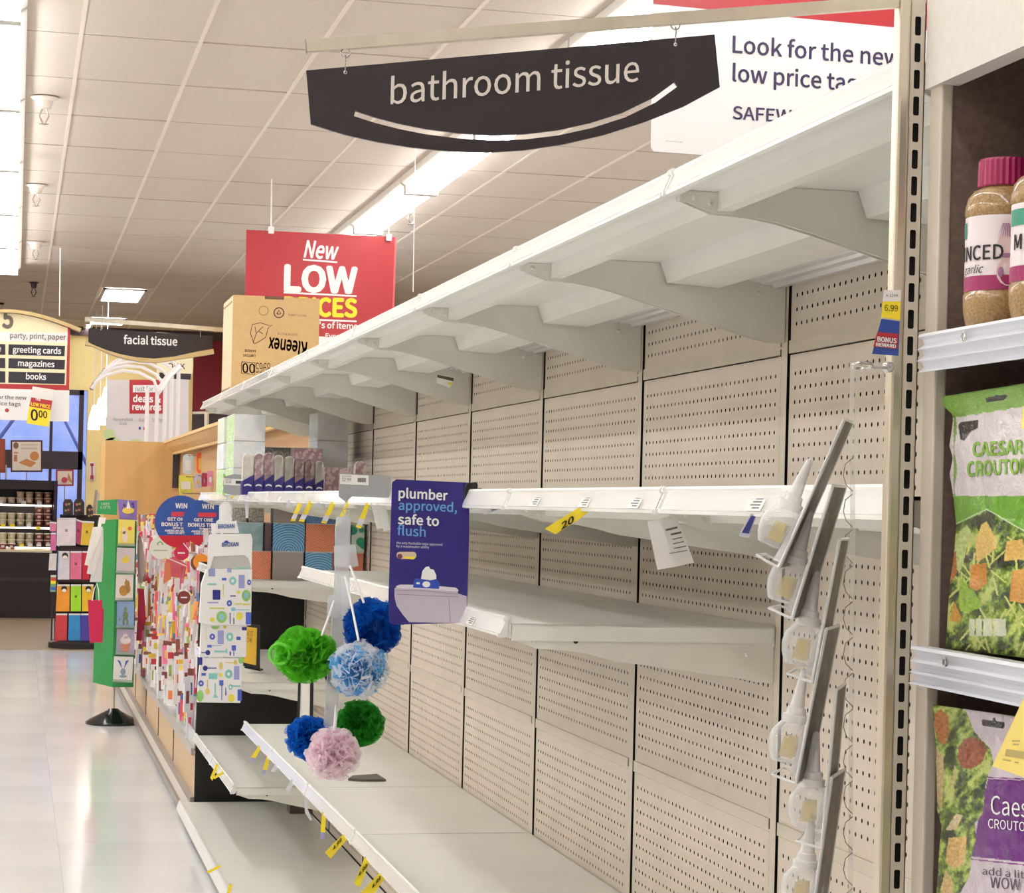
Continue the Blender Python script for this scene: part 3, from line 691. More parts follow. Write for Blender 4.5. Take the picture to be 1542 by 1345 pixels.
# ------------------------------------------------------------------ navy flag sign on the eye-level rail
PN = Plane(atX(704, 760, .835), (-.04, -1, 0))
t = thing('flag_sign', 'navy plastic flag sign reading plumber approved, safe to flush', 'sign', PN.hit(704, 730))
M_navy = mat('navy_board', (42, 32, 118), .4)
slab('board', [(597, 722), (707, 727), (706.5, 800), (703, 938), (592, 941), (586, 937), (585, 905), (590, 735), (591, 726)], PN, .0015, M_navy, t)
M_lb = mat('light_blue_print', (98, 160, 222), .45)
letters('lettering', [('plumber', (600, 749.5), (674, 753.5), 14), ('safe to', (599, 789), (661, 792), 14)], PN, M_white, t, bold=.02)
letters('blue_lettering', [('approved,', (600, 767.5), (688, 771), 13.5), ('flush', (598, 805.5), (641, 808.5), 14)], PN, M_lb, t, bold=.012)
letters('small_lettering', [('the only flushable wipe approved', (597, 819), (666, 822), 3.4), ('by a wastewater utility', (597, 824), (646, 826), 3.4)], PN, M_white, t)
M_por = mat('toilet_print', (196, 186, 200), .5); M_por2 = mat('toilet_print_shade', (150, 138, 160), .5)
inks('toilet_print', [[(594, 886), (600, 883), (640, 884), (688, 888), (690, 894), (703, 898), (703, 938.5), (616, 937), (606, 925), (597, 912), (594, 899)]], PN, M_por, t)
inks('toilet_lid_print', [[(596, 883), (602, 880.5), (640, 881), (686, 885), (690, 888), (690, 891), (640, 887.5), (598, 886)]], PN, mat('lid_print', (226, 220, 228), .5), t, off=.0009)
bands('toilet_lines', [[(595, 889), (640, 890), (690, 895)], [(598, 895), (640, 897), (690, 899)], [(676, 901), (678, 938)]], 1.0, PN, M_por2, t, off=.0012)
inks('wipes_pack_print', [[(623, 876), (626, 871), (658, 873), (662, 878), (661, 887), (622, 885)]], PN, mat('wipes_blue', (38, 74, 176), .5), t, off=.0014)
inks('wipe_print', [[(634, 872), (636, 860), (641, 854), (646, 853), (648, 857), (653, 858), (657, 866), (657, 872), (648, 874)], disc(642, 880, 6, 4.5), rect(627, 877, 632, 880)], PN, M_white, t, off=.0018)
inks('seal_pill', [rrect(597, 831, 627, 842, 5), ], PN, mat('pill_tan', (208, 190, 160), .5), t, off=.0009)
inks('seal_yellow', [[(608, 838), (626, 839), (623, 842.5), (610, 841.5)]], PN, M_yel, t, off=.0012)
inks('seal_red', [disc(602, 838, 4)], PN, mat('seal_ring', (120, 60, 90), .5), t, off=.0014)
letters('side_print', [('flush wisely', (699, 880), (700, 880), 30)], PN, M_por2, t) if False else None
t2 = thing('sign_clip', 'black plastic clip gripping the navy flag sign to the rail', 'clip', PN.hit(708, 740))
Q = Plane(PN.P, PN.N); b = MB(); V = [Q.hit(x, y, .004) for x, y in [(700, 732), (703, 728), (718, 726), (720, 731), (719, 740), (716, 752), (712, 757), (701, 754), (699, 745)]]
b.prism(V, PN.N * -.018).build('body', M_black, t2, bevel=.002)
MB().box(*(lambda q: (q.x, q.x + .012, q.y, q.y + .006, q.z - .006, q.z))(PN.hit(716, 735, -.004))).build('tongue', M_black, t2)
MB().tube([PN.hit(709, 756), PN.hit(709.5, 768)], .001, 6).build('pin', M_chrome, t2)

# ------------------------------------------------------------------ mesh loofahs
def loofah_mesh(R, seed, name, n=150):
    rnd = random.Random(seed); b = MB()
    for i in range(n):
        ax = Vector((rnd.gauss(0, 1), rnd.gauss(0, 1), rnd.gauss(0, 1))).normalized(); u = ax.orthogonal().normalized(); w = ax.cross(u)
        tilt = rnd.uniform(-.7, .7); a0 = rnd.uniform(0, 6.3); L = rnd.uniform(.7, 1.5); N = 46; fr = rnd.uniform(6, 10); ph = rnd.uniform(0, 6); am = rnd.uniform(.09, .2)
        Ro = R * rnd.uniform(.86, 1.03); vs = []; rows = 4; bend = rnd.uniform(-.5, .5)
        for k in range(N + 1):
            f = k / N; a = a0 + L * f; env = .55 + .45 * math.sin(math.pi * f) ** .5
            for r in range(rows):
                q = r / (rows - 1); off = tilt + bend * f * f + am * (.25 + q) * math.sin(fr * L * f * 2 + ph) + .3 * am * math.sin(fr * 2.7 * L * f + i) * q
                d = (u * math.cos(a + .05 * q * math.cos(fr * 2 * f)) + w * math.sin(a) + ax * off).normalized()
                lip = .10 * (q ** 3) * math.sin(fr * L * f * 1.1 + i)
                vs.append(d * Ro * (.50 + .46 * (q ** .8) * env + lip * .4))
        fs = [(k * rows + r, k * rows + r + 1, (k + 1) * rows + r + 1, (k + 1) * rows + r) for k in range(N) for r in range(rows - 1)]
        b.add(vs, fs); k2 = rnd.random() < .75
        b.mi[-len(fs):] = [(1 if (k2 and j % 3 == 2) else 0) for j in range(len(fs))]
    return b
def mesh_mat(name, rgb, al=.7):
    m = bpy.data.materials.new(name); m.use_nodes = True; nt = m.node_tree; p = nt.nodes['Principled BSDF']; o = nt.nodes['Material Output']
    p.inputs['Base Color'].default_value = (*lin(rgb), 1); p.inputs['Roughness'].default_value = .45
    tr = nt.nodes.new('ShaderNodeBsdfTranslucent'); tr.inputs[0].default_value = (*lin(rgb), 1); mx = nt.nodes.new('ShaderNodeMixShader'); mx.inputs[0].default_value = .5
    nt.links.new(p.outputs[0], mx.inputs[1]); nt.links.new(tr.outputs[0], mx.inputs[2])
    t_ = nt.nodes.new('ShaderNodeBsdfTransparent'); m2 = nt.nodes.new('ShaderNodeMixShader'); m2.inputs[0].default_value = al
    nt.links.new(t_.outputs[0], m2.inputs[1]); nt.links.new(mx.outputs[0], m2.inputs[2]); nt.links.new(m2.outputs[0], o.inputs[0])
    return m
SY = 4.85   # the strip hangs from the eye-level rail here
hs = thing('merchandising_strip', 'clear notched plastic strip hanging below grey flag, carrying the loofahs', 'strip', atY(521, 760, SY))
M_strip = film('clip_strip_plastic', (236, 240, 246), .38, .15, .3)
PSx = planeY(SY)
body = [(507, 778), (524, 778), (528, 782), (527, 840), (523, 900), (516, 1000), (506, 1096), (487, 1094), (490, 1050), (498, 960), (504, 880), (505, 800)]
slab('strip', body, PSx, .0012, M_strip, hs)
M_edge = mat('strip_edge', (238, 242, 246), .3)
bands('strip_edge', [body[4:8], body[8:] + body[:1]], 1.2, PSx, M_edge, hs)
ho = []
for x, y in ((517, 792), (513, 832), (511, 868), (507, 922), (503, 968), (498, 1018), (494, 1062)):
    ho.append([(x - 2.5, y + 12), (x - 2, y + 2), (x, y), (x + 2, y + 2), (x + 1.5, y + 12)])
bands('slot_outline', ho, 1.1, PSx, mat('strip_slot', (150, 156, 160), .3), hs)
for i, pts in enumerate(([(503, 822), (535, 820), (540, 852), (528, 856), (503, 852)], [(494, 898), (508, 896), (510, 930), (492, 930)], [(512, 870), (527, 868), (528, 930), (514, 934)])):
    slab('hook_tab', pts, planeY(SY - .02 - .006 * i), .001, M_strip, hs)
MB().ring(PSx.hit(521, 772), .008, .0012, (.3, -1, 0)).build('ring', M_chrome, hs)
# grey price flags
def price_flag(pts, Y, label, hx, hy, lab_pts, price):
    pl = planeY(Y); t = thing('price_flag', label, 'price holder', pl.hit(hx, hy))
    slab('flag', pts, pl, .002, mat('flag_grey', (160, 162, 164), .4), t)
    slab('price_label', lab_pts, pl, .0004, M_paper, t, off=.0012)
    (x0, y0), (x1, y1) = lab_pts[0], lab_pts[2]
    letters('lettering', [(price, (x0 + 3, y0 + (y1 - y0) * .62), (x0 + (x1 - x0) * .38, y0 + (y1 - y0) * .66), (y1 - y0) * .3), ('ITEM 4030', (x0 + 3, y0 + (y1 - y0) * .25), (x0 + (x1 - x0) * .4, y0 + (y1 - y0) * .27), 2)], pl, M_ink, t, off=.002)
    bars = []
    xx = x0 + (x1 - x0) * .62
    for k in range(8): bars.append(rect(xx, y0 + (y1 - y0) * .35, xx + .9, y0 + (y1 - y0) * .72)); xx += (x1 - x0) * .037
    inks('barcode', bars, pl, M_ink, t, off=.002)
    MB().tube([pl.hit(hx, hy - 6), pl.hit(hx + 1, hy), pl.hit(hx - 1, hy + 6), pl.hit(hx + 1, hy + 10)], .0012, 6).build('hook', M_chrome, t)
price_flag([(511, 712), (589, 717), (589, 750), (530, 748), (521, 757), (510, 748)], SY + .03, 'grey price flag reading $2.99 above the loofahs', 521, 757, [(512, 714), (555, 716), (555, 731), (512, 729)], '$2.99')
LOO = [('light blue and white mesh loofah in the middle of the strip', (540, 1008), 45, (120, 196, 244), (250, 252, 255), -.09),
       ('bright green mesh loofah with a loop at the left of the strip', (460, 986), 44, (118, 214, 56), (96, 200, 46), -.03),
       ('deep blue mesh loofah at the upper right of the strip', (562, 944), 45, (20, 106, 206), (14, 92, 190), -.04),
       ('dark green mesh loofah hanging low behind the light blue one', (541, 1090), 37, (66, 178, 60), (52, 160, 50), .05),
       ('blue mesh loofah at the lower left behind the pink one', (466, 1112), 36, (20, 104, 204), (28, 116, 214), .03),
       ('pale pink mesh loofah at the bottom of the strip', (502, 1136), 41, (255, 232, 243), (255, 246, 250), -.08),
       ('purple mesh loofah mostly hidden behind the light blue one', (515, 1012), 28, (70, 30, 120), (80, 40, 130), .06)]
for i, (lab, (cx, cy), rp, c1, c2, dy) in enumerate(LOO):
    Y = SY + dy; c = atY(cx, cy, Y); R = rp / FPX * (RCW.transposed() @ (c - O)).z * -1
    t = thing('loofah', lab, 'loofah', c, 'mesh loofahs on the strip')
    mb = loofah_mesh(R * 1.08, 20 + i, 'ruffle')
    mb.v = [c + Vector((v.x * (1.08 if i == 1 else 1), v.y, v.z * .96)) for v in mb.v]
    mb.build('ruffle', [mesh_mat('loofah_a_%d' % i, c1), mesh_mat('loofah_b_%d' % i, c2)], t, smooth=True, fix=False)
    core = MB().lathe([(R * .55 * math.sin(math.pi * k / 10) + .0005, -R * .55 * math.cos(math.pi * k / 10)) for k in range(11)], c, 16).build('core', mesh_mat('loofah_core_%d' % i, tuple(int(v * .85) for v in c1), 1), t, smooth=True)
    m_cord = M_white
    if i == 1:
        MB().ring(atY(421, 985, Y - .035), R * .34, .0040, (0, -1, .2), n=20).build('loop', _M.get('x') or mat('green_cord', (96, 196, 50), .5), t)
cords = {0: [(520, 868), (540, 965)], 1: [(503, 905), (484, 958)], 2: [(527, 852), (548, 908)], 5: [(506, 1062), (503, 1100)]}
for o in [o for o in COL.objects if o.name.startswith('loofah')]:
    for i in cords:
        if o['label'] == LOO[i][0]:
            (x0, y0), (x1, y1) = cords[i]; P = atY(x0, y0, SY - .03); Q = atY(x1, y1, SY + LOO[i][5] - .03)
            MB().tube([P, P.lerp(Q, .5) + Vector((0, -.005, 0)), Q], .0028, 6).build('cord', M_white, o)

# ------------------------------------------------------------------ printed towel packs at the far left of the shelf
TY = 8.13
PT2 = Plane(atY(340, 900, TY), (.0, -1, 0))
price_flag([(337, 718), (352, 714), (392, 718), (390, 745), (352, 746), (336, 742)], TY + .10, 'far grey price flag above the patterned towel packs', 341, 752, [(337, 720), (366, 722), (366, 732), (337, 730)], '$2.49')
tc = dict(navy=(36, 42, 130), blue=(70, 92, 190), lav=(150, 158, 208), teal=(130, 200, 196), green=(140, 196, 110), yel=(226, 214, 80), lime=(214, 220, 130), sky=(140, 196, 214), ochre=(222, 196, 110))
def towels(t, pl, arts, off=.0012):
    grp = {}
    for a in arts: grp.setdefault(a[0], []).append(a[1])
    for k, shp in grp.items(): inks(k.replace('lav', 'lavender').replace('yel', 'yellow') + '_print', shp, pl, pal(tc[k]), t, off=off)
def Zm(x0, y0, s): return lambda pts: [(x0 + x / s, y0 + y / s) for x, y in pts]
z3 = Zm(285, 700, 6.72); z4 = Zm(285, 890, 7.08)
t = thing('towel_pack', 'uppermost white towel pack with printed kitchen utensils and header card', 'towels', PT2.hit(335, 940))
M_tw = mat('towel_white', (238, 236, 238), .8)
slab('folded_towel', [(311, 857), (380, 857), (379, 900), (378, 942), (312, 941), (300, 938), (303, 880)], PT2, .03, M_tw, t, off=.02, bevel=.003)
slab('header_card', [(314, 806), (318, 804), (378, 804), (380, 812), (379, 857), (374, 841), (368, 836), (322, 838), (316, 857), (312, 857)], PT2, .002, M_white, t, off=.024)
slab('window_film', [(316, 857), (322, 838), (368, 836), (374, 841), (379, 857)], PT2, .03, mat('wrapped_towel', (196, 196, 190), .3), t, off=.018)
slab('hang_tab', [(330, 762), (336, 756), (345, 756), (348, 764), (349, 785), (356, 784), (360, 803), (322, 803), (326, 785), (330, 782)], PT2, .001, M_white, t, off=.022)
letters('lettering', [('BROXAN', (328, 796), (353, 795), 6), ('BROXAN', (334, 823.5), (359, 822.5), 6)], PT2, mat('logo_blue', (40, 80, 160), .5), t, bold=.02, off=.026)
inks('logo_arc', [disc(341, 818, 4, 4, 8, math.pi, 2 * math.pi)], PT2, pal((60, 90, 180)), t, off=.026)
towels(t, PT2, [('navy', rect(316, 806, 327, 811)), ('green', disc(368, 806, 7, 8, 10, 0, math.pi)), ('yel', rect(332, 806, 334, 812)),
  ('lav', z3(rect(195, 1050, 262, 1130))), ('lav', z3(rect(385, 1045, 425, 1090))), ('teal', z3(disc(440, 1175, 36, 42))), ('lav', z3(rect(500, 1115, 560, 1250))),
  ('blue', z3(disc(605, 1190, 20, 28))), ('blue', z3(rect(330, 1145, 375, 1170))), ('teal', z3(rect(185, 1200, 275, 1216))), ('teal', z3(rect(475, 1040, 590, 1055))), 
  ('lime', z3(rect(338, 1210, 350, 1340))),
  ('navy', z4(rrect(250, -10, 330, 95, 8))), ('green', z4(disc(607, 50, 48, 62))), ('yel', z4(disc(525, 14, 20, 18))), ('blue', z4(disc(427, 132, 28, 32))), ('lav', z4(rect(195, 118, 310, 130))), ('lime', z4(rect(480, 130, 560, 146))), ('yel', z4(rect(570, 135, 645, 150))),
  ('lime', z4(rect(215, 178, 300, 194))), ('yel', z4(rect(300, 178, 378, 192))), ('sky', z4(disc(470, 197, 28, 20))), ('sky', z4(rect(495, 196, 640, 206))), ('green', z4(disc(345, 278, 56, 64))), ('navy', z4(rect(430, 232, 440, 352))), ('navy', z4(rect(470, 290, 480, 355))), ('lav', z4(rect(473, 235, 477, 292))),
  ('yel', z4(disc(535, 270, 36, 42))), ('blue', z4(rrect(602, 228, 660, 358, 8))), ('yel', z4(disc(245, 308, 26, 24))), ('navy', z4(rect(436, 48, 496, 60)))], .0212)
inks('print_centres', [z3(disc(440, 1175, 14, 18)), z3(disc(605, 1190, 7, 9)), z4(disc(427, 132, 9, 11))], PT2, M_white, t, off=.0222)
inks('plate_centres', [z4(disc(607, 50, 26, 36)), z4(disc(345, 278, 30, 36))], PT2, pal((140, 196, 204)), t, off=.0222)
t = thing('towel_pack', 'middle towel pack with lavender rectangle print below the uppermost', 'towels', PT2.hit(335, 985))
slab('folded_towel', [(303, 938), (372, 938), (371, 990), (301, 989), (302, 960)], PT2, .03, M_tw, t, off=.0, bevel=.002)
towels(t, PT2, [('green', z4(disc(278, 376, 45, 34, 10, 0, math.pi))), ('yel', z4(disc(380, 385, 18, 18))), ('navy', z4(rect(562, 385, 612, 420))), ('blue', z4(disc(246, 488, 30, 33))), ('lav', z4(rect(302, 422, 368, 568))), ('teal', z4(disc(432, 490, 38, 48))), ('blue', z4(rrect(502, 488, 548, 524, 8))),
  ('blue', z4(rect(192, 575, 240, 604))), ('lav', z4(rect(245, 580, 345, 587))), ('navy', z4(disc(198, 658, 26, 28))), ('navy', z4(rect(128, 652, 180, 662))), ('teal', z4(rect(268, 636, 375, 656))), ('teal', z4([(375, 650), (402, 605), (408, 672)])), ('navy', z4(disc(437, 668, 8, 26))), ('blue', z4(rrect(452, 580, 498, 636, 6))), ('blue', z4(rect(470, 636, 480, 692))), ('lime', z4(rect(178, 390, 186, 530)))])
inks('print_centres', [z4(disc(246, 488, 10, 12)), z4(disc(432, 490, 14, 20))], PT2, M_white, t, off=.0022)
t = thing('towel_pack', 'lowest towel pack with spatula prints, over the black end board', 'towels', PT2.hit(330, 1058))
slab('folded_towel', [(302, 991), (366, 991), (362, 1059), (297, 1058), (299, 1020)], PT2, .03, M_tw, t, off=-.004, bevel=.002)
towels(t, PT2, [('navy', z4(disc(170, 825, 26, 28))), ('navy', z4(rect(190, 818, 292, 828))), ('blue', z4(rect(130, 876, 178, 905))), ('teal', z4(rect(208, 878, 298, 940))), ('yel', z4(disc(336, 896, 20, 22))), ('teal', z4(disc(420, 886, 40, 48))), ('lav', z4(rect(476, 802, 534, 945))), ('ochre', z4(disc(492, 762, 20, 26))), ('ochre', z4(rect(382, 760, 475, 772))),
  ('green', z4(disc(552, 740, 28, 36))), ('blue', z4(disc(125, 986, 30, 33))), ('ochre', z4(disc(194, 1074, 24, 34))), ('ochre', z4(rect(188, 945, 200, 1040))), ('ochre', z4(disc(340, 800, 20, 40))), ('teal', z4(rect(268, 985, 284, 1090))), ('teal', z4([(276, 1085), (308, 1138), (250, 1138)])), ('blue', z4(rrect(320, 952, 364, 1010, 6))), ('blue', z4(rect(342, 1010, 352, 1165))),
  ('navy', z4([(384, 1030), (392, 1030), (398, 1110), (384, 1118)])), ('teal', z4(disc(440, 1026, 22, 32))), ('teal', z4(rect(458, 1008, 545, 1022))), ('yel', z4(disc(450, 1144, 36, 44))), ('green', z4(disc(115, 1120, 38, 62))), ('blue', z4(rrect(514, 1050, 560, 1172, 6))), ('navy', z4(rrect(95, 708, 140, 790, 6)))], -.003)
inks('print_centres', [z4(disc(125, 986, 10, 12)), z4(disc(420, 886, 15, 18)), z4(disc(440, 1026, 10, 16))], PT2, M_white, t, off=-.002)
slab('hanging_strip', [(336, 757), (346, 757), (347, 1000), (337, 1000)], PT2, .001, M_strip, t, off=-.036)

# ------------------------------------------------------------------ garlic jars
M_jar = mat('garlic_in_oil', (170, 136, 86), .5, var=.3, scale=420, rgb2=(132, 98, 54), coat=.9, bump=.1)
M_cap = mat('magenta_cap', (150, 20, 78), .35)
M_labw = mat('jar_label_white', (236, 226, 230), .5); M_mag = mat('magenta_band', (150, 34, 92), .45)
def jar(c, R, H, z, rot, words, label):
    t = thing('garlic_jar', label, 'jar', (c[0], c[1], z))
    C3 = Vector((c[0], c[1], z))
    prof = [(.001, 0), (R * .75, .001), (R * .86, H * .02), (R * .93, H * .06), (R * .985, H * .12), (R * 1.0, H * .18), (R * 1.0, H * .22), (R * .965, H * .235), (R * .965, H * .665), (R * 1.0, H * .68), (R * .99, H * .72), (R * .93, H * .775), (R * .80, H * .815), (R * .62, H * .835), (R * .60, H * .86), (.001, H * .86)]
    MB().lathe(prof, C3, 40).build('glass_body', M_jar, t, smooth=True)
    b = MB(); N = 56; cr = R * .665
    vs = []; 
    for zz, rr in ((H * .84, 1.0), (H * .85, 1.02), (H * .985, 1.0), (H * 1.0, .96)):
        for k in range(N):
            q = cr * rr * (1 + (.022 if k % 2 else -.012) * (1 if zz < H * .99 else 0)); a = 2 * math.pi * k / N; vs.append(C3 + Vector((q * math.cos(a), q * math.sin(a), zz)))
    fs = [(i * N + k, i * N + (k + 1) % N, (i + 1) * N + (k + 1) % N, (i + 1) * N + k) for i in range(3) for k in range(N)] + [tuple(range(3 * N, 4 * N)), tuple(range(N))[::-1]]
    b.add(vs, fs).build('cap', M_cap, t)
    def wrap(a, h, off=.0): q = R * .972 + off; return C3 + Vector((q * math.cos(rot + a), q * math.sin(rot + a), h * H))
    MB().lathe([(R * .972, H * .237), (R * .972, H * .662)], C3, 48, None, rot - 1.9, rot + 1.9).build('paper_label', M_labw, t, smooth=True, fix=False)
    b = MB()
    def patch(b, a0, a1, h0, h1, off, n=8): b.add([wrap(a0 + (a1 - a0) * k / n, h, off) for k in range(n + 1) for h in (h0, h1)], [(2 * k, 2 * k + 2, 2 * k + 3, 2 * k + 1) for k in range(n)])
    patch(b, -1.9, 1.9, .237, .32, .0004, 36); b.build('magenta_stripe', M_mag, t, fix=False)
    def wtxt(b, s, a0, a1, h, cap, bold=0, shear=0, off=.0008):
        V, F = text_mesh(s, bold, shear); x0 = min(v.x for v in V); x1 = max(v.x for v in V)
        b.add([wrap(a0 + (a1 - a0) * (v.x - x0) / (x1 - x0), h + v.y / cap_height() * cap, off + v.z * .00003) for v in V], F)
    b = MB(); wtxt(b, words[0], -1.25, .46, .41, .080, .012); wtxt(b, words[1], -.85, -.05, .335, .045, 0, .3); b.build('lettering', M_ink, t, fix=False)
    b = MB(); patch(b, -1.5, -.75, .54, .63, .0006); b.build('green_logo', pal((60, 140, 120)), t, fix=False)
    b = MB()
    def blob(b, ca, ch, ra, rh, off=.0007, n=14): b.add([wrap(ca + ra * math.cos(2 * math.pi * k / n), ch + rh * math.sin(2 * math.pi * k / n), off) for k in range(n)], [tuple(range(n))])
    blob(b, .60, .50, .30, .075); blob(b, .62, .34, .34, .085); b.build('bulb_print', pal((232, 206, 206)), t, fix=False)
    b = MB()
    for k in range(7): a = .30 + .06 * k; b.add([wrap(.50 + (a - .48) * .4, .61, .001), wrap(.52 + (a - .48) * .4, .61, .001), wrap(a + .02, .54, .001), wrap(a, .53, .001)], [(0, 1, 2, 3)])
    blob(b, .55, .43, .2, .012, .001); blob(b, .40, .335, .07, .03, .001); b.build('bulb_lines', pal((160, 110, 150)), t, fix=False)
    b = MB(); patch(b, 1.0, 1.5, .25, .655, .0006); b.build('facts_panel', pal((222, 212, 214)), t, fix=False)
    b = MB()
    for k in range(12): patch(b, 1.03, 1.03 + .2 + .09 * (k % 3), .33 + .024 * k, .338 + .024 * k + (.006 if k in (7, 11) else 0), .001, 3)
    b.build('facts_lines', M_ink, t, fix=False)
JZ = EYE + .1675
jar((.868, 1.815), .0355, .158, JZ, math.radians(218), ('MINCED', 'garlic'), 'jar of minced garlic with magenta cap beside the brown side panel')
jar((.868, 1.722), .0355, .158, JZ, math.radians(253), ('MINCED', 'garlic'), 'nearer jar of minced garlic cut off by the right edge')
# ------------------------------------------------------------------ crouton bags (print as colour attribute on a pillow mesh)
def inpoly(x, y, P):
    c = False; j = len(P) - 1
    for i in range(len(P)):
        if (P[i][1] > y) != (P[j][1] > y) and x < (P[j][0] - P[i][0]) * (y - P[i][1]) / (P[j][1] - P[i][1]) + P[i][0]: c = not c
        j = i
    return c
def interp(P, y):
    for a, b in zip(P, P[1:]):
        if a[1] <= y <= b[1]: return a[0] + (b[0] - a[0]) * (y - a[1]) / max(1e-6, b[1] - a[1])
    return P[-1][0] if y > P[-1][1] else P[0][0]
def print_mat(name, rough=.22):
    m = bpy.data.materials.new(name); m.use_nodes = True; nt = m.node_tree; b = nt.nodes['Principled BSDF']; b.inputs['Roughness'].default_value = rough
    a = nt.nodes.new('ShaderNodeVertexColor'); a.layer_name = 'print'; nt.links.new(a.outputs[0], b.inputs['Base Color'])
    n = nt.nodes.new('ShaderNodeTexNoise'); n.inputs['Scale'].default_value = 45; bp = nt.nodes.new('ShaderNodeBump'); bp.inputs['Strength'].default_value = .35; bp.inputs['Distance'].default_value = .004
    nt.links.new(n.outputs[0], bp.inputs['Height']); nt.links.new(bp.outputs[0], b.inputs['Normal']); return m
M_film = print_mat('printed_film')
from mathutils import noise as NZ
def bag(t, left, xr, topf, botf, pl, depth, colour, step=1.25, bul=.016):
    nx = int((xr - 1420) / step); ny = int((botf(1450) - topf(1450)) / step); V = []; C = []
    def off(u, v, x, y):
        wr = NZ.noise(Vector((x * .035, y * .02, 3))) * .004 + NZ.noise(Vector((x * .09, y * .05, 7))) * .0015
        return bul * (math.sin(math.pi * min(1, u * .8 + .0)) ** .6) * (math.sin(math.pi * v) ** .5) + wr * min(1, u * 8) - .004
    for j in range(ny + 1):
        v = j / ny
        for i in range(nx + 1):
            u = i / nx
            y0 = topf(1450) + (botf(1450) - topf(1450)) * v; xl = interp(left, y0); x = xl + (xr - xl) * u
            y = topf(x) + (botf(x) - topf(x)) * v
            V.append(pl.hit(x, y, off(u, v, x, y))); C.append(colour(x, y))
    F = [(j * (nx + 1) + i, j * (nx + 1) + i + 1, (j + 1) * (nx + 1) + i + 1, (j + 1) * (nx + 1) + i) for j in range(ny) for i in range(nx)]
    b = MB(); b.add(V, F); o = b.build('printed_front', M_film, t, smooth=True, fix=False)
    ca = o.data.color_attributes.new('print', 'FLOAT_COLOR', 'POINT')
    ca.data.foreach_set('color', [c for rgb in C for c in (*lin(rgb), 1)])
    # back of the pouch
    B = [V[i] for i in range(nx + 1)][::6] ; 
    ring = [V[j * (nx + 1)] for j in range(0, ny + 1, 8)] + [V[ny * (nx + 1)]]; ringr = [V[j * (nx + 1) + nx] for j in range(0, ny + 1, 8)] + [V[-1]]
    vs = []; n = len(ring)
    for k in range(n):
        q = math.sin(math.pi * k / (n - 1)) ** .5 * depth
        vs += [ring[k], ring[k].lerp(ringr[k], .25) - pl.N * q, ring[k].lerp(ringr[k], .75) - pl.N * q, ringr[k]]
    bb = MB().add(vs, [(4 * k + m, 4 * k + m + 1, 4 * k + 5 + m, 4 * k + 4 + m) for k in range(n - 1) for m in range(3)])
    bb.build('pouch_back', mat('pouch_back', (120, 150, 90), .35), t, smooth=True)
    return off
P1 = plane3(Vector((.842, 1.87, 0)), Vector((.840, 1.60, 0)))
t = thing('crouton_bag', 'green and white bag of caesar croutons on the middle shelf', 'bag', atX(1450, 985, .84))
left1 = [(1413, 598), (1425, 612), (1434, 622), (1435, 632), (1429.5, 670), (1435, 688), (1430, 712), (1436, 750), (1440, 792), (1437, 828), (1431, 875), (1428, 911), (1424, 978)]
rb = random.Random(4)
crt1 = [([(1470, 845), (1469, 815), (1478, 790), (1486, 785), (1500, 812), (1500, 826), (1478, 843)], (226, 190, 110)), ([(1460, 885), (1462, 850), (1486, 848), (1486, 878), (1472, 890)], (196, 130, 50)),
        ([(1432, 880), (1432, 835), (1440, 830), (1441, 862)], (178, 110, 50)), ([(1430, 935), (1436, 905), (1448, 930), (1444, 938)], (200, 150, 60)), ([(1520, 905), (1524, 860), (1548, 855), (1560, 880), (1550, 910)], (206, 150, 70)), ([(1512, 845), (1516, 815), (1540, 812), (1544, 842)], (216, 176, 96))]
lf1 = [([(1443, 905), (1446, 875), (1452, 868), (1458, 885), (1466, 890), (1476, 905), (1478, 915), (1458, 922), (1446, 920)], (150, 190, 60)), ([(1436, 830), (1446, 800), (1456, 790), (1462, 800), (1450, 850), (1444, 865)], (190, 206, 130))]
blades = [[(1490 + rb.uniform(-60, 70), 800 + rb.uniform(0, 170)) for _ in range(1)][0] + (rb.uniform(-1.2, 1.2), rb.uniform(15, 40)) for _ in range(46)]
def foliage(x, y, s):       # printed photo of salad leaves
    n = NZ.noise(Vector((x * .05, y * .035, s))) + .6 * NZ.noise(Vector((x * .12 + y * .04, y * .09, s + 1))) + .35 * NZ.noise(Vector((x * .3, y * .25, s + 2)))
    f = max(0, min(1, (n + .55) / 1.15)); f = f * f * (3 - 2 * f)
    A = (38, 52, 20); B = (104, 134, 42); C = (196, 208, 116)
    return tuple(A[i] + (B[i] - A[i]) * min(1, f * 2) + (C[i] - B[i]) * max(0, f * 2 - 1) for i in range(3))
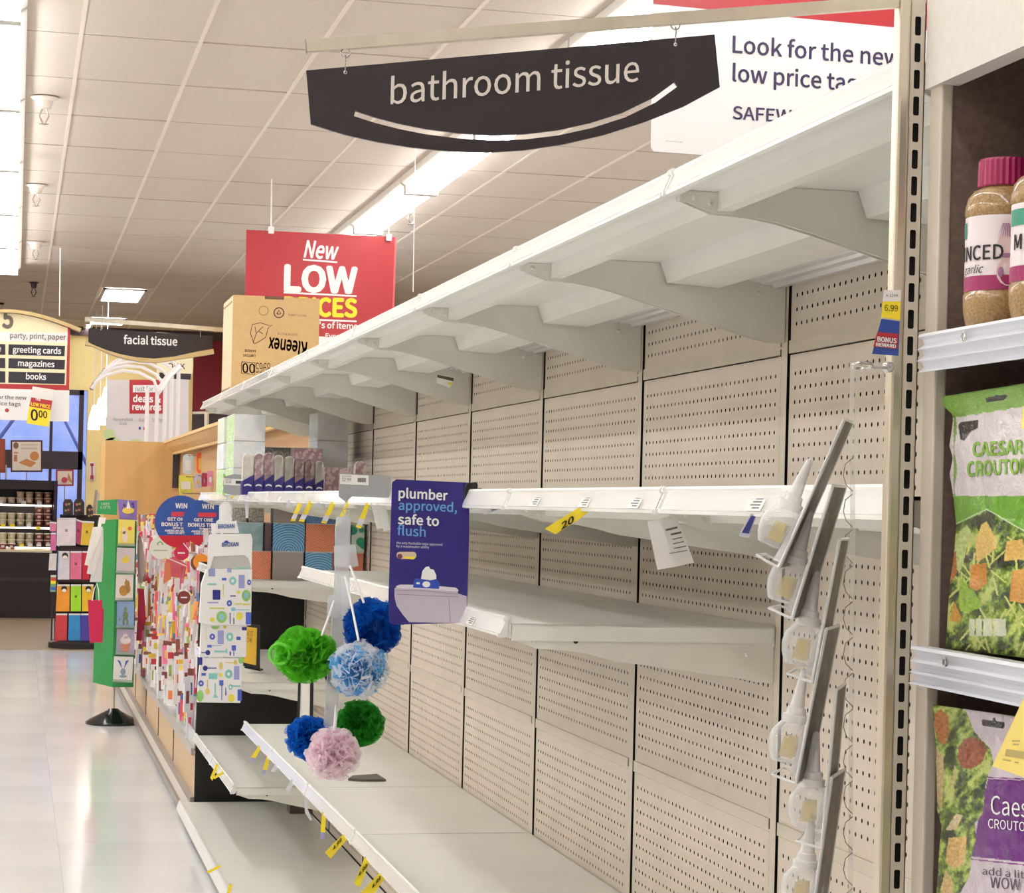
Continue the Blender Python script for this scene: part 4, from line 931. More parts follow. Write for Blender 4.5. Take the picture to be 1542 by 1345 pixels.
def c1(x, y):
    top = 592 - (x - 1440) * .165
    if y < top + 37 + math.sin(x * .3) * .8:
        if inpoly(x, y, [(1484, 601), (1490, 598), (1498, 597), (1500, 594), (1504, 596), (1515, 594), (1517, 597), (1511, 603), (1486, 606)]): return (24, 22, 20)
        return (118, 164, 60)
    if y < 747:
        if inpoly(x, y, [(1443, 640), (1448, 635), (1474, 632), (1472, 645), (1462, 650), (1452, 664), (1446, 662)]): return (28, 26, 26)
        if 1436 < x < 1439 + math.sin(y * .1) * 2: return (120, 160, 70)
        if x > 1536 + (655 - y) * .1 and y < 645: return (236, 220, 110)
        return (216, 208, 212)
    pk = 768 + (abs(x - 1486) * (.48 if x < 1486 else .58)) ** 1.0
    if y < pk: return (104, 160, 44) if y < pk - 2 else (200, 220, 170)
    for P, c in crt1:
        if inpoly(x, y, P): n = NZ.noise(Vector((x * .3, y * .3, 0))) * 22; return tuple(max(0, min(255, v + n)) for v in c)
    for P, c in lf1:
        if inpoly(x, y, P): n = NZ.noise(Vector((x * .2, y * .2, 5))) * 30; return tuple(max(0, min(255, v + n)) for v in c)
    if y > 932 and y < 958 and any(abs(x - q) < w_ for q, w_ in ((1463.5, 4), (1474, 4.5), (1487, 6.5), (1505.5, 9.5))): return (214, 220, 190)
    for (bx, by, sl, ln) in blades:
        if 0 < y - by < ln and abs(x - bx - sl * (y - by)) < 1.6: return (206, 210, 120)
    return foliage(x, y, 1)
off1 = bag(t, left1, 1575, lambda x: 598 - (x - 1413) * .160, lambda x: 976 + (x - 1424) * .125, P1, .045, c1)
def drape_text(t, name, items, pl, base, m, bold=.02):
    b = MB()
    for s, A, Bp, H in items:
        V, F = text_mesh(s, bold); x0 = min(v.x for v in V); x1 = max(v.x for v in V); out = []
        for v in V:
            f = (v.x - x0) / (x1 - x0); px = A[0] + (Bp[0] - A[0]) * f; py = A[1] + (Bp[1] - A[1]) * f - v.y / cap_height() * H; out.append(pl.hit(px, py, base(px, py) + .0008 + v.z * .00004))
        b.add(out, F)
    b.build(name, m, t, fix=False)
def base1(x, y):
    v = (y - 590) / 390; xl = interp(left1, y); u = (x - xl) / (1575 - xl); return off1(max(u, 0), min(1, max(0, v)), x, y)
M_gl = pal((122, 166, 52))
drape_text(t, 'lettering', [('CAESAR', (1464, 687), (1541, 683), 20), ('CROUTONS', (1456, 717), (1560, 711), 21)], P1, base1, M_gl, .03)
M_shine = None
P2 = plane3(Vector((.838, 1.87, 0)), Vector((.836, 1.60, 0)))
t = thing('crouton_bag', 'white and purple bag of caesar croutons on the lowest visible shelf', 'bag', atX(1450, 1400, .835))
left2 = [(1404, 1061), (1406, 1090), (1409, 1130), (1409.6, 1167), (1411, 1223), (1418, 1246), (1414, 1287), (1411, 1331), (1408, 1440)]
band = [(1404, 1055), (1448, 1058), (1458, 1078), (1466, 1100), (1478, 1115), (1492, 1128), (1496, 1150), (1488, 1165), (1484, 1185), (1480, 1225), (1468, 1240), (1470, 1262), (1463, 1290), (1460, 1320), (1446, 1345), (1440, 1440), (1400, 1440)]
cr2 = [([(1407, 1075), (1416, 1068), (1428, 1078), (1430, 1100), (1424, 1122), (1414, 1118), (1408, 1100)], (176, 110, 56)), ([(1443, 1125), (1452, 1113), (1466, 1110), (1480, 1118), (1486, 1130), (1478, 1150), (1462, 1158), (1448, 1156), (1442, 1142)], (140, 74, 44)),
       ([(1424, 1300), (1428, 1262), (1455, 1260), (1452, 1300), (1438, 1308)], (214, 176, 104)), ([(1409, 1125), (1420, 1140), (1422, 1165), (1418, 1225), (1412, 1210)], (196, 170, 120)), ([(1432, 1185), (1438, 1150), (1440, 1160), (1436, 1186)], (206, 186, 130)), ([(1424, 1250), (1440, 1225), (1450, 1228), (1440, 1250)], (214, 196, 150)), ([(1416, 1340), (1424, 1310), (1436, 1330), (1434, 1360), (1418, 1360)], (210, 180, 120))]
def c2(x, y):
    if inpoly(x, y, [(1479, 1085), (1481, 1083), (1494, 1085), (1496, 1080), (1499, 1082), (1500, 1086), (1513, 1088), (1512, 1097), (1482, 1094), (1479, 1091)]): return (22, 18, 20)
    if inpoly(x, y, band):
        for P, c in cr2:
            if inpoly(x, y, P): n = NZ.noise(Vector((x * .25, y * .25, 0))) * 34; return tuple(max(0, min(255, v + n)) for v in c)
        return foliage(x, y, 11)
    if inpoly(x, y, [(1488, 1173), (1600, 1178), (1600, 1305), (1463, 1290), (1474, 1230)]):
        return (104, 34, 124)
    if inpoly(x, y, [(1487, 1170), (1600, 1175), (1600, 1176.6), (1487, 1171.8)]) or inpoly(x, y, [(1462, 1293), (1600, 1308), (1600, 1310), (1462, 1295)]): return (130, 50, 130)
    return (212, 200, 210)
off2 = bag(t, left2, 1575, lambda x: 1061 + (x - 1404) * .14, lambda x: 1440, P2, .04, c2, 1.25, .012)
def base2(x, y):
    v = (y - 1065) / 375; xl = interp(left2, y); u = (x - xl) / (1575 - xl); return off2(max(u, 0), min(1, max(0, v)), x, y)
drape_text(t, 'lettering', [('Caesar', (1492, 1226), (1574, 1234), 28), ('CROUTONS', (1488, 1247), (1562, 1254), 14)], P2, base2, M_white, .0)
drape_text(t, 'dark_lettering', [('add a little', (1479, 1317), (1562, 1325), 11), ('WOW', (1491, 1337), (1536, 1341), 17)], P2, base2, pal((84, 60, 90)), .0)
# shelf tag over the bags
t = thing('shelf_tag', 'large yellow price tag hanging over the purple crouton bag', 'price tag', atX(1545, 1060, .812))
PT_ = Plane((.806, 1.7, 0), (-1, -.1, 0))
slab('card', [(1542, 1050), (1494, 1154), (1542, 1171), (1580, 1184), (1580, 1064)], PT_, .0006, mat('pale_yellow_card', (236, 214, 120), .5), t)
inks('printing', [[(1515, 1128), (1542, 1132), (1541, 1143), (1513, 1138)], rect(1524, 1115, 1536, 1117), rect(1525, 1120, 1534, 1122), [(1510, 1143), (1522, 1145), (1522, 1147), (1510, 1145)], [(1528, 1147), (1534, 1148), (1534, 1150), (1528, 1149)]], PT_, pal((176, 160, 100)), t)

# ------------------------------------------------------------------ clear strip with blister packs by the steel post
hk = thing('display_hook', 'chrome looped hook bolted to the steel post', 'hook', atY(1338, 553, PY - .006))
yh = PY - .012
MB().ring(atY(1298, 551, yh), .0092, .0016, (0, .25, 1), n=18, k=8).build('loop', M_chrome, hk, smooth=True)
MB().tube([atY(1313, 552, yh), atY(1322, 554, yh), atY(1336, 553, yh)], .0019, 8).build('shank', M_chrome, hk, smooth=True)
MB().lathe([(.0005, .003), (.004, .003), (.0052, .0015), (.0052, -.004), (.0005, -.004)], atY(1338, 553, PY - .008), 14, Matrix.Rotation(math.pi / 2, 3, 'X')).build('bolt', M_chrome, hk, smooth=True)
M_cl = film('blister_plastic', (236, 240, 246), .16, .05)
M_cl2 = film('cone_plastic', (240, 240, 240), .5, .2)
st = thing('merchandising_strip', 'long clear strip hanging from the chrome hook by the post', 'strip', atY(1283, 560, 1.90))
PSt = planeY(1.905)
slab('strip', [(1280, 545), (1288, 545), (1287, 640), (1288, 800), (1285, 1000), (1284, 1360), (1277, 1360), (1279, 1000), (1281, 800), (1279, 640)], PSt, .0008, film('strip_film', (236, 236, 232), .22, .1), st)
zz = []
for k in range(13):
    y = 690 + k * 54; zz.append([(1284, y), (1273, y + 9), (1270, y + 26), (1274, y + 40), (1284, y + 50)])
bands('tear_loops', zz, 1.4, PSt, mat('loop_plastic', (148, 134, 116), .35), st)
M_cardb = mat('blister_card_back', (112, 100, 88), .45, var=.25, scale=70, rgb2=(74, 64, 56)); M_foil = mat('card_edge', (210, 206, 196), .25, .4)
def blister(T, D, i, label):
    az = math.radians(28 + 3 * (i % 2)); e1 = Vector((math.sin(az), math.cos(az), 0)); nh = Vector((-math.cos(az), math.sin(az), 0)); up = Vector((0, 0, 1))
    L = math.atan2(T[0] - (D[0] + 26), D[1] - T[1]); e2 = -up * math.cos(L) + nh * math.sin(L); n = nh * math.cos(L) + up * math.sin(L)
    d0 = 1.955; top = atD(T[0], T[1], d0); ln = math.hypot(D[0] + 26 - T[0], D[1] - T[1]) / FPX * d0 / .98
    H = ln * 1.28; W = .034
    t = thing('blister_pack', label, 'package', top, 'blister packs on the clear strip')
    def pt(a, b_, c): return top + e1 * a + e2 * b_ + n * c
    card = [(-W, 0), (W, 0), (W, H), (-W, H)]
    MB().prism([pt(a, b_, 0) for a, b_ in card], -n * .0007).build('backing_card', M_cardb, t)
    q = MB()
    for k in range(4):
        a, b2 = card[k], card[(k + 1) % 4]; q.tube([pt(*a, 0), pt(*b2, 0)], .0016 if k != 2 else .0012, 6)
    q.build('folded_rim', M_cl2, t)
    M3 = Matrix((e1, n, -e2)).transposed()
    # bulbous bottle with conical cap
    c = pt(0, ln, .018)
    R = .0185
    MB().lathe([(.001, -R * 1.05), (R * .8, -R * .98), (R * 1.0, -R * .5), (R * 1.08, 0), (R, R * .5), (R * .72, R * .85), (R * .62, R * .98)], c, 20, M3).build('blister', M_cl, t, smooth=True)
    MB().lathe([(R * .62, R * .95), (R * .64, R * 1.35), (R * .5, R * 1.4), (R * .46, R * 1.7), (R * .36, R * 1.75), (R * .16, R * 3.6), (.0005, R * 3.7)], c, 18, M3).build('cone', M_cl2, t, smooth=True)
    MB().box(-.001, .001, -.001, .001, -.001, .001).add([c + e1 * a + n * b_ - e2 * z for a, b_, z in ((-.012, -.006, -.012), (-.002, -.006, -.012), (-.002, .006, -.012), (-.012, .006, -.012), (-.010, -.005, .006), (-.003, -.005, .006), (-.003, .005, .006), (-.010, .005, .006))], [(0, 3, 2, 1), (4, 5, 6, 7), (0, 1, 5, 4), (1, 2, 6, 5), (2, 3, 7, 6), (3, 0, 4, 7)])
    b = MB()
    for s0 in (-.011, .002):
        b.add([c + e1 * a + n * b_ - e2 * z for a, b_, z in ((s0, -.006, -.013), (s0 + .009, -.006, -.013), (s0 + .009, .007, -.013), (s0, .007, -.013), (s0 + .001, -.005, .005), (s0 + .008, -.005, .005), (s0 + .008, .005, .005), (s0 + .001, .005, .005))], [(0, 3, 2, 1), (4, 5, 6, 7), (0, 1, 5, 4), (1, 2, 6, 5), (2, 3, 7, 6), (3, 0, 4, 7)])
    b.build('scented_block', film('amber_gel', (214, 192, 110), .35, .2, .3), t)
    tr = [(-.030, ln - .022), (.030, ln - .022), (.030, H - .004), (-.030, H - .004)]
    P_ = [pt(a, b_, .0004) for a, b_ in tr]; Q_ = [pt(a * .86, b_ if k > 1 else b_, .009 if k > 1 else .004) for k, (a, b_) in enumerate(tr)]
    MB().add(P_ + Q_, [(4, 5, 6, 7), (0, 1, 5, 4), (1, 2, 6, 5), (2, 3, 7, 6), (3, 0, 4, 7)]).build('tray', M_cl, t)
    MB().tube([pt(-W, H, .001), pt(-W * .8, H - .002, .024), pt(W * .8, H - .002, .024), pt(W, H, .001)], .0013, 6).build('lip', M_cl2, t, smooth=True)
for i, (T, D, lab) in enumerate((((1278, 634), (1182, 805), 'topmost clear blister pack on the strip by the post'), ((1264, 732), (1195, 885), 'second clear blister pack from the top of the strip'), ((1271, 812), (1218, 975), 'third clear blister pack from the top of the strip'),
                    ((1254, 945), (1198, 1122), 'fourth clear blister pack from the top of the strip'), ((1266, 1035), (1228, 1215), 'fifth clear blister pack from the top of the strip'), ((1262, 1165), (1216, 1340), 'lowest clear blister pack, cut off by the bottom edge'))):
    blister(T, D, i, lab)
# tag on the post
t = thing('shelf_tag', 'yellow and blue bonus reward tag stuck on the steel post', 'price tag', atY(1340, 536, PY - .008))
PG = planeY(PY - .007)
slab('card', [(1331, 437), (1357, 437), (1355, 490), (1353, 536), (1313, 533), (1327, 480)], PG, .0004, M_paper, t)
inks('yellow_field', [[(1329, 454), (1356.5, 454), (1355.5, 482), (1327, 478)]], PG, M_yel, t)
inks('blue_field', [[(1327, 480), (1355, 484), (1353, 536), (1313, 533)]], PG, pal((42, 70, 150)), t)
inks('red_field', [[(1321, 500), (1353, 503), (1351, 526), (1315, 522)]], PG, M_red, t, off=.001)
letters('lettering', [('BONUS', (1321, 514), (1350, 517), 7), ('REWARD', (1319, 521), (1349, 524), 5)], PG, M_white, t, bold=.03, off=.0014)
letters('price', [('6.99', (1332, 468), (1352, 469), 9), ('A 1244', (1334, 447), (1352, 447), 4)], PG, M_ink, t, off=.001)

# ------------------------------------------------------------------ paper and plastic tags hanging from the rails
def ztf(x0, y0, s): return lambda *p: [(x0 + x / s, y0 + y / s) for x, y in p]
z6 = ztf(680, 680, 3.352); z3b = ztf(300, 580, 3.736); z4b = ztf(280, 900, 3.0225)
M_cltag = mat('clear_white_tag', (222, 222, 232), .25)
def rtag(pts, X, col, label, ink=None, extra=None, th=.0006, slant=.0):
    A = atX(*pts[0], X); pl = Plane(A, (slant, -1, 0)); P = [pl.hit(x, y) for x, y in pts]
    t = thing('shelf_tag', label, 'price tag', A, 'tags hanging from the shelf rails')
    t_ = MB().prism(P, pl.N * -th).build('card', col, t)
    if extra: inks('print_field', [extra[0]], pl, extra[1], t)
    if ink: letters('lettering', [ink], pl, M_ink, t, bold=.02, off=.001)
RX = .822
q = z6((640, 285), (720, 285), (640, 345), (525, 418), (470, 390)); rtag(q, RX, M_yel, 'bright yellow tag sticking out under the eye-level rail', ('20', (845, 798), (864, 786), 10))
t = thing('paper_note', 'white printed paper note taped under the eye-level rail', 'note', atX(985, 780, RX)); pl = Plane(atX(985, 780, RX), (.1, -1, 0))
slab('sheet', z6((988, 355), (1130, 320), (1180, 440), (1225, 562), (1130, 582), (1040, 598)), pl, .0004, M_paper, t)
inks('print_lines', [z6((1080, 392), (1140, 378), (1140, 388), (1082, 402)), z6((1105, 415), (1160, 403), (1160, 413), (1107, 424)), z6((1115, 441), (1165, 431), (1165, 436), (1115, 446)), z6((1118, 464), (1172, 452), (1172, 457), (1118, 469)), z6((1122, 487), (1185, 475), (1185, 480), (1122, 492)), z6((1100, 513), (1190, 497), (1190, 501), (1100, 517))], pl, pal((120, 116, 124)), t)
rtag(z6((1510, 315), (1542, 315), (1500, 437), (1450, 428)), RX, M_cltag, 'blue, white and red tag left of the blister packs', None, (z6((1512, 325), (1535, 325), (1500, 415), (1465, 410)), pal((60, 64, 140))))
rtag(z6((155, 305), (262, 266), (225, 300), (168, 318)), RX, M_cltag, 'small curled clear tag right of the navy flag sign', None, (z6((200, 290), (240, 277), (225, 295), (200, 300)), pal((140, 110, 150))))
L3 = [((505, 645), (545, 645), (505, 695), (485, 690), M_cltag, 'white'), ((565, 650), (585, 650), (540, 765), (512, 765), M_yel, 'yellow'), ((620, 650), (645, 655), (590, 770), (560, 765), M_yel, 'yellow'), ((670, 660), (715, 655), (690, 697), (655, 680), M_cltag, 'white'),
      ((745, 655), (772, 655), (715, 780), (685, 775), M_yel, 'yellow'), ((830, 650), (850, 655), (790, 790), (763, 790), M_yel, 'yellow'), ((940, 660), (965, 660), (910, 808), (880, 798), M_yel, 'yellow'), ((965, 660), (1005, 660), (1035, 805), (1000, 812), M_paper, 'white paper'), ((1000, 665), (1050, 670), (1075, 815), (1038, 825), M_paper, 'white paper'), ((255, 625), (283, 625), (275, 748), (262, 748), M_cltag, 'white stiff'), ((204, 605), (212, 612), (185, 640), (178, 634), M_yel, 'short yellow')]
lab3 = ['leftmost slim white tag under the far eye-level rail', 'first yellow tag from the left under the far rail', 'second yellow tag from the left under the far rail', 'curled white tag between yellow tags under the far rail', 'third yellow tag from the left under the far rail', 'yellow tag just left of the strip ring', 'yellow tag just right of the loofah strip', 'white paper slip left of the navy flag sign', 'second white paper slip touching the navy flag sign', 'stiff white label stub above the patterned tissue cubes', 'short yellow tag by the far grey price flag']
for (a, b_, c_, d_, m, w), lab in zip(L3, lab3):
    q = z3b(a, b_, c_, d_); rtag(q, RX, m, lab, None, ([((q[0][0] * .35 + q[3][0] * .65), q[0][1] * .35 + q[3][1] * .65), (q[1][0] * .35 + q[2][0] * .65, q[1][1] * .35 + q[2][1] * .65), (q[2][0] * .9 + q[1][0] * .1, q[2][1] * .9 + q[1][1] * .1), (q[3][0] * .9 + q[0][0] * .1, q[3][1] * .9 + q[0][1] * .1)], M_cltag) if m is M_yel and 'short' not in w else None)
L4 = [(((330, 675), (350, 675), (305, 750), (285, 745)), .855, M_yel, 'yellow tag highest on the knee-level rail', 1), (((370, 720), (388, 720), (360, 810), (342, 805)), .855, M_yel, 'second yellow tag down the knee-level rail', 1), (((405, 760), (432, 758), (405, 795), (385, 790)), .855, M_cltag, 'small clear tag on the knee-level rail, upper one', 0), (((480, 830), (505, 835), (470, 880), (452, 872)), .855, M_cltag, 'small clear tag on the knee-level rail, lower one', 0),
      (((538, 910), (552, 905), (553, 960), (575, 1012), (565, 1015), (542, 980)), .855, M_cltag, 'curling white tag hanging from the knee-level rail', 0), (((620, 975), (638, 975), (632, 1103), (610, 1098)), .855, M_yel, 'upright yellow tag with white foot on the knee-level rail', 1), (((715, 1078), (742, 1090), (658, 1190), (632, 1160)), .855, M_yel, 'broad yellow tag with black number, knee-level rail', 2), (((815, 1180), (842, 1190), (790, 1322), (765, 1300)), .855, M_yel, 'narrow yellow tag below the broad one on the knee-level rail', 2),
      (((880, 1255), (918, 1255), (860, 1345), (800, 1360), (795, 1345)), .855, M_yel, 'broad yellow tag cut off by the bottom edge', 2), (((138, 755), (150, 760), (120, 835), (110, 820)), .822, M_yel, 'steep yellow tag on the far low rail', 0), (((168, 792), (173, 802), (130, 827), (120, 818)), .822, M_yel, 'slanting yellow tag crossing another on the far low rail', 0), (((85, 700), (105, 700), (95, 725), (78, 720)), .822, M_cltag, 'little lilac and white tag on the far low rail', 0),
      (((155, 1215), (160, 1227), (105, 1256), (92, 1250)), (.755), M_yel, 'yellow tag sticking out from the base rail', 0), (((198, 1300), (212, 1310), (200, 1350), (185, 1350)), (.755), M_yel, 'yellow tag on the base rail at the bottom edge', 0)]
for pts, X, m, lab, kk in L4:
    q = z4b(*pts); ex = None; ink = None
    if kk == 1: ex = ([(q[0][0] * .25 + q[3][0] * .75, q[0][1] * .25 + q[3][1] * .75), (q[1][0] * .25 + q[2][0] * .75, q[1][1] * .25 + q[2][1] * .75), q[2], q[3]], pal((170, 168, 206)))
    if kk == 2: cx = sum(p[0] for p in q[:4]) / 4; cy = sum(p[1] for p in q[:4]) / 4; ink = ('4.99', (cx - 6, cy + 8), (cx + 7, cy - 7), 6)
    rtag(q, X, m, lab, ink, ex)
# labels slipped behind the rail covers
def rail_label(px, X, z, w, label):
    P = atX(px, 745, X); y = P.y
    t = thing('rail_label', label, 'price label', (X - .016, y, z - .01))
    MB().prism([(X - .0090, y, z + .000), (X - .0180, y, z - .0175), (X - .0180, y + w, z - .0175), (X - .0090, y + w, z + .000)], (-.0004, 0, .0002)).build('paper', M_paper, t)
    b = MB()
    for k in range(4): f0 = .15 + .2 * k; b.add([(X - .0096 - .009 * f, yy, z + .000 - .0175 * f) for f, yy in ((f0, y + w * .15), (f0 + .1, y + w * .15), (f0 + .1, y + w * (.6 + .1 * (k % 3))), (f0, y + w * (.6 + .1 * (k % 3))))], [(0, 1, 2, 3)])
    b.build('print_lines', pal((90, 90, 110)), t, fix=False)
for px, z, X, lab in ((825, 1.48, .842, 'paper price label in the eye-level rail, right of the flag sign'), (902, 1.48, .842, 'paper price label in the eye-level rail above the yellow tag'), (980, 1.48, .842, 'paper price label in the eye-level rail near the rail joint'), (1168, 1.48, .842, 'paper price label in the eye-level rail behind the blister packs'),
                       (706, 1.258, .842, 'left price label on the near end of the short shelf'), (730, 1.258, .842, 'right price label on the near end of the short shelf'), (545, 1.258, .842, 'price label on the short shelf behind the strip'), (430, 1.48, .842, 'price label on the far eye-level rail')):
    rail_label(px, X, z, .055, lab)
M_ys = mat('amber_sign', (222, 178, 52), .5)
# sign holders left on the shelves
t = thing('sign_holder', 'black framed yellow sign standing on the shelf beside the towels', 'sign', atZ(380, 1006, .775)); Ys = atZ(380, 1012, .775).y; pl = Plane((0, Ys, 0), (-.35, -1, 0)); pl.P = atZ(380, 1012, .775)
slab('frame', [(366, 938), (391, 942), (391, 1008), (366, 1003)], pl, .01, M_black, t, bevel=.001)
slab('yellow_card', [(367, 943), (387, 946), (385.5, 1002), (367, 998)], pl, .001, M_ys, t, off=.0015)
letters('lettering', [('NOT', (370, 958), (381, 959), 8), ('OK', (371, 967), (380, 968), 7)], pl, pal((130, 90, 20)), t, off=.003)
slab('foot', [(368, 1004), (392, 1009), (392, 1011), (368, 1006)], pl, .05, M_black, t, off=.01)
zs = .6125
pt = atZ(460, 1108, zs); pl = Plane(pt, (-.2, -1, 0))
t = thing('sign_holder', 'narrow black and white sign holder standing on the knee-level shelf', 'sign', pt)
slab('left_bar', [(449, 1024), (453, 1024), (450.5, 1100), (446.5, 1100)], pl, .012, M_black, t)
slab('right_bar', [(467, 1027), (472, 1028), (471, 1104), (466, 1104)], pl, .012, M_black, t)
slab('white_card', [(453, 1026), (467, 1028), (466, 1100), (450.5, 1098)], pl, .002, M_paper, t, off=-.003)
slab('foot', [(446.5, 1100), (471, 1104), (471, 1107), (446.5, 1104)], pl, .03, M_black, t)
P4 = [atZ(x, y, zs + .001) for x, y in z4b((738, 832), (760, 818), (870, 811), (910, 836), (800, 836))]
tag(MB().prism(P4, (0, 0, .006)).build('fallen_sign_base', mat('dark_grey_plastic', (84, 76, 72), .5), loc=P4[0]), 'dark grey sign base lying flat on the knee-level shelf', 'sign base')
P5 = atZ(470, 1225, .064); tag(MB().box(P5.x - .10, P5.x + .05, P5.y, P5.y + .12, .0625, .16).build('low_box', mat('dim_brown_box', (96, 80, 84), .3), loc=(P5.x, P5.y, .0625)), 'dim wrapped pack pushed back on the far base deck', 'pack')
q = [(340 + x / 3.671, 330 + y / 3.671) for x, y in ((1165, 857), (1265, 875), (1240, 935), (1165, 905))]
pl = Plane(atX(671, 572, 1.16), (-.3, -1, 0)); t = thing('shelf_tag', 'crumpled white and yellow sticker under a far top shelf bracket', 'price tag', pl.hit(*q[0]))
slab('card', q, pl, .0006, M_paper, t); inks('print_field', [[(q[0][0] + 1, q[0][1] + 1), (q[1][0] - 1, q[1][1] + 1), (q[1][0] - 2, q[1][1] + 6), (q[0][0] + 1, q[0][1] + 5)]], pl, pal((70, 72, 60)), t)
inks('yellow_mark', [[(675, 576), (682, 577), (680, 580), (674, 579)]], pl, M_yel, t, off=.001)
# ------------------------------------------------------------------ tissue cubes and pocket packs at the far end of the shelf
def patt(name, kind, c1, c2, sc_=1.0, rough=.5):
    if name in _M: return _M[name]
    m = bpy.data.materials.new(name); m.use_nodes = True; nt = m.node_tree; b = nt.nodes['Principled BSDF']; b.inputs['Roughness'].default_value = rough
    tc = nt.nodes.new('ShaderNodeTexCoord'); rp = nt.nodes.new('ShaderNodeValToRGB'); rp.color_ramp.elements[0].color = (*lin(c1), 1); rp.color_ramp.elements[1].color = (*lin(c2), 1)
    rp.color_ramp.elements[0].position = .45; rp.color_ramp.elements[1].position = .55
    if kind == 'zig':
        w = nt.nodes.new('ShaderNodeTexWave'); w.wave_type = 'BANDS'; w.bands_direction = 'DIAGONAL'; w.inputs['Scale'].default_value = 60 * sc_; w.inputs['Distortion'].default_value = 3; w.inputs['Detail Scale'].default_value = 4
    elif kind == 'rings':
        w = nt.nodes.new('ShaderNodeTexWave'); w.wave_type = 'RINGS'; w.rings_direction = 'Y'; w.inputs['Scale'].default_value = 34 * sc_; w.inputs['Distortion'].default_value = 1.5; w.inputs['Detail Scale'].default_value = 60
    elif kind == 'leaf':
        w = nt.nodes.new('ShaderNodeTexVoronoi'); w.inputs['Scale'].default_value = 26 * sc_
    else:
        w = nt.nodes.new('ShaderNodeTexNoise'); w.inputs['Scale'].default_value = 120 * sc_; w.inputs['Detail'].default_value = 6
    nt.links.new(tc.outputs['Object'], w.inputs['Vector']); nt.links.new(w.outputs[0], rp.inputs[0]); nt.links.new(rp.outputs[0], b.inputs['Base Color']); _M[name] = m; return m
M_slot = mat('box_slot_film', (150, 150, 160), .3)
def cube(px0, px1, Y, z0, h, m, label, dep=.115, side=None, grp='tissue cubes at the far end'):
    x0 = atY(px0, 750, Y).x; x1 = atY(px1, 750, Y).x
    t = thing('tissue_box', label, 'tissue box', ((x0 + x1) / 2, Y, z0), grp); cx = (x0 + x1) / 2
    MB().box(x0, x1, Y, Y + dep, z0, z0 + h).build('box', m, t, bevel=.0015)
    if side: MB().box(x0 - .0006, x0, Y + .003, Y + dep - .003, z0 + .003, z0 + h - .003).build('side_print', side, t)
    MB().lathe([(.001, z0 + h + .0006), (.022, z0 + h + .0006)], (cx, Y + dep / 2, 0), 14).build('opening', M_slot, t)
    b = MB(); b.box(x0, x1, Y - .0006, Y, z0 + h * .985, z0 + h).box(x0, x1, Y - .0006, Y, z0, z0 + h * .015); b.build('fold_edge', mat('fold_edge', (210, 210, 208), .5), t)
    return t
YT = 8.28; zt0 = 1.159; ch = .108
m_gs = patt('speckle_grey', 'speck', (176, 172, 164), (130, 122, 116)); m_tg = patt('teal_grey', 'speck', (130, 160, 168), (150, 176, 182), .2); m_oz = patt('orange_zigzag', 'zig', (226, 146, 110), (200, 112, 84))
m_bm = patt('blue_medallion', 'rings', (66, 122, 176), (134, 182, 208)); m_gp = mat('plain_taupe_print', (156, 146, 140), .5); m_gl2 = patt('green_leaf_print', 'leaf', (44, 150, 122), (206, 222, 206)); m_bz = patt('blue_zigzag', 'zig', (60, 100, 156), (120, 156, 196))
CUB = [(350, 373, 2, m_gs, 'grey speckled tissue cube, top row, leftmost'), (375, 399, 2, m_gs, 'grey speckled tissue cube, top row, right of the white stub'), (347, 398, 1, m_tg, 'pale teal tissue cube in the middle row, behind towels'), (352, 411, 0, m_oz, 'orange zigzag tissue cube on the bottom row, nearest the towels'),
       (400, 411, 1, mat('brown_violet_print', (110, 84, 90), .5), 'narrow brown tissue cube between teal and blue ones'), (413, 460, 2, m_gp, 'plain taupe tissue cube, top row'), (413, 461, 1, m_bm, 'blue medallion tissue cube in the middle row'), (413, 460, 0, m_gp, 'plain taupe tissue cube, bottom row under the medallion'),
       (462, 506, 2, m_bz, 'blue zigzag tissue cube, top row'), (462, 506, 1, m_oz, 'orange zigzag tissue cube, middle row'), (462, 503, 0, m_bm, 'blue medallion tissue cube, bottom row'), (508, 529, 2, m_bz, 'narrow blue tissue cube behind the loofah strip, upper'), (508, 529, 1, m_gp, 'taupe tissue cube behind the loofah strip'), (508, 529, 0, m_oz, 'orange tissue cube low behind the loofah strip'), (531, 551, 1, m_gl2, 'green leaf tissue cube right of the loofah strip'), (531, 550, 0, m_oz, 'orange tissue cube right of the loofah strip, bottom')]
for a, b_, r, m, lab in CUB:
    w = abs(b_ - a); cube(a, b_ - .6, YT + (.0 if w > 30 else .02), zt0 + r * (ch + .001), ch if r < 2 else .055, m, lab)
m_wt = mat('white_tissue_print', (250, 250, 248), .45, var=.05, scale=14, rgb2=(232, 238, 244)); m_gst = patt('green_white_stripes', 'zig', (236, 240, 232), (150, 206, 90), .3)
z15 = 1.4805
for k, lab in enumerate(('white tissue carton, bottom of the tall left stack', 'white tissue carton, middle of the tall left stack', 'white tissue carton, top of the tall left stack')):
    cube(350, 397, 8.32, z15 + k * .104, .103, m_wt, lab, .30, m_gst, 'tall white stack on the eye-level shelf')
for k in range(3):
    t = thing('tissue_box', ['slim green and white pack standing left of the white stack, bottom', 'slim green and white pack left of the white stack, middle', 'slim green and white pack left of the white stack, top'][k], 'tissue box', (atY(341, 700, 8.75).x, 8.7, z15 + k * .104), 'slim green packs')
    x0 = atY(335, 700, 8.7).x; x1 = atY(349, 700, 8.7).x
    for i in range(3):
        xa_ = x0 + (x1 - x0) * i / 3; MB().box(xa_, xa_ + (x1 - x0) / 3 - .002, 8.66, 8.95, z15 + k * .104, z15 + k * .104 + .101).build('sleeve', [m_gst, m_wt, pal((226, 232, 216))][(i + k) % 3], t)
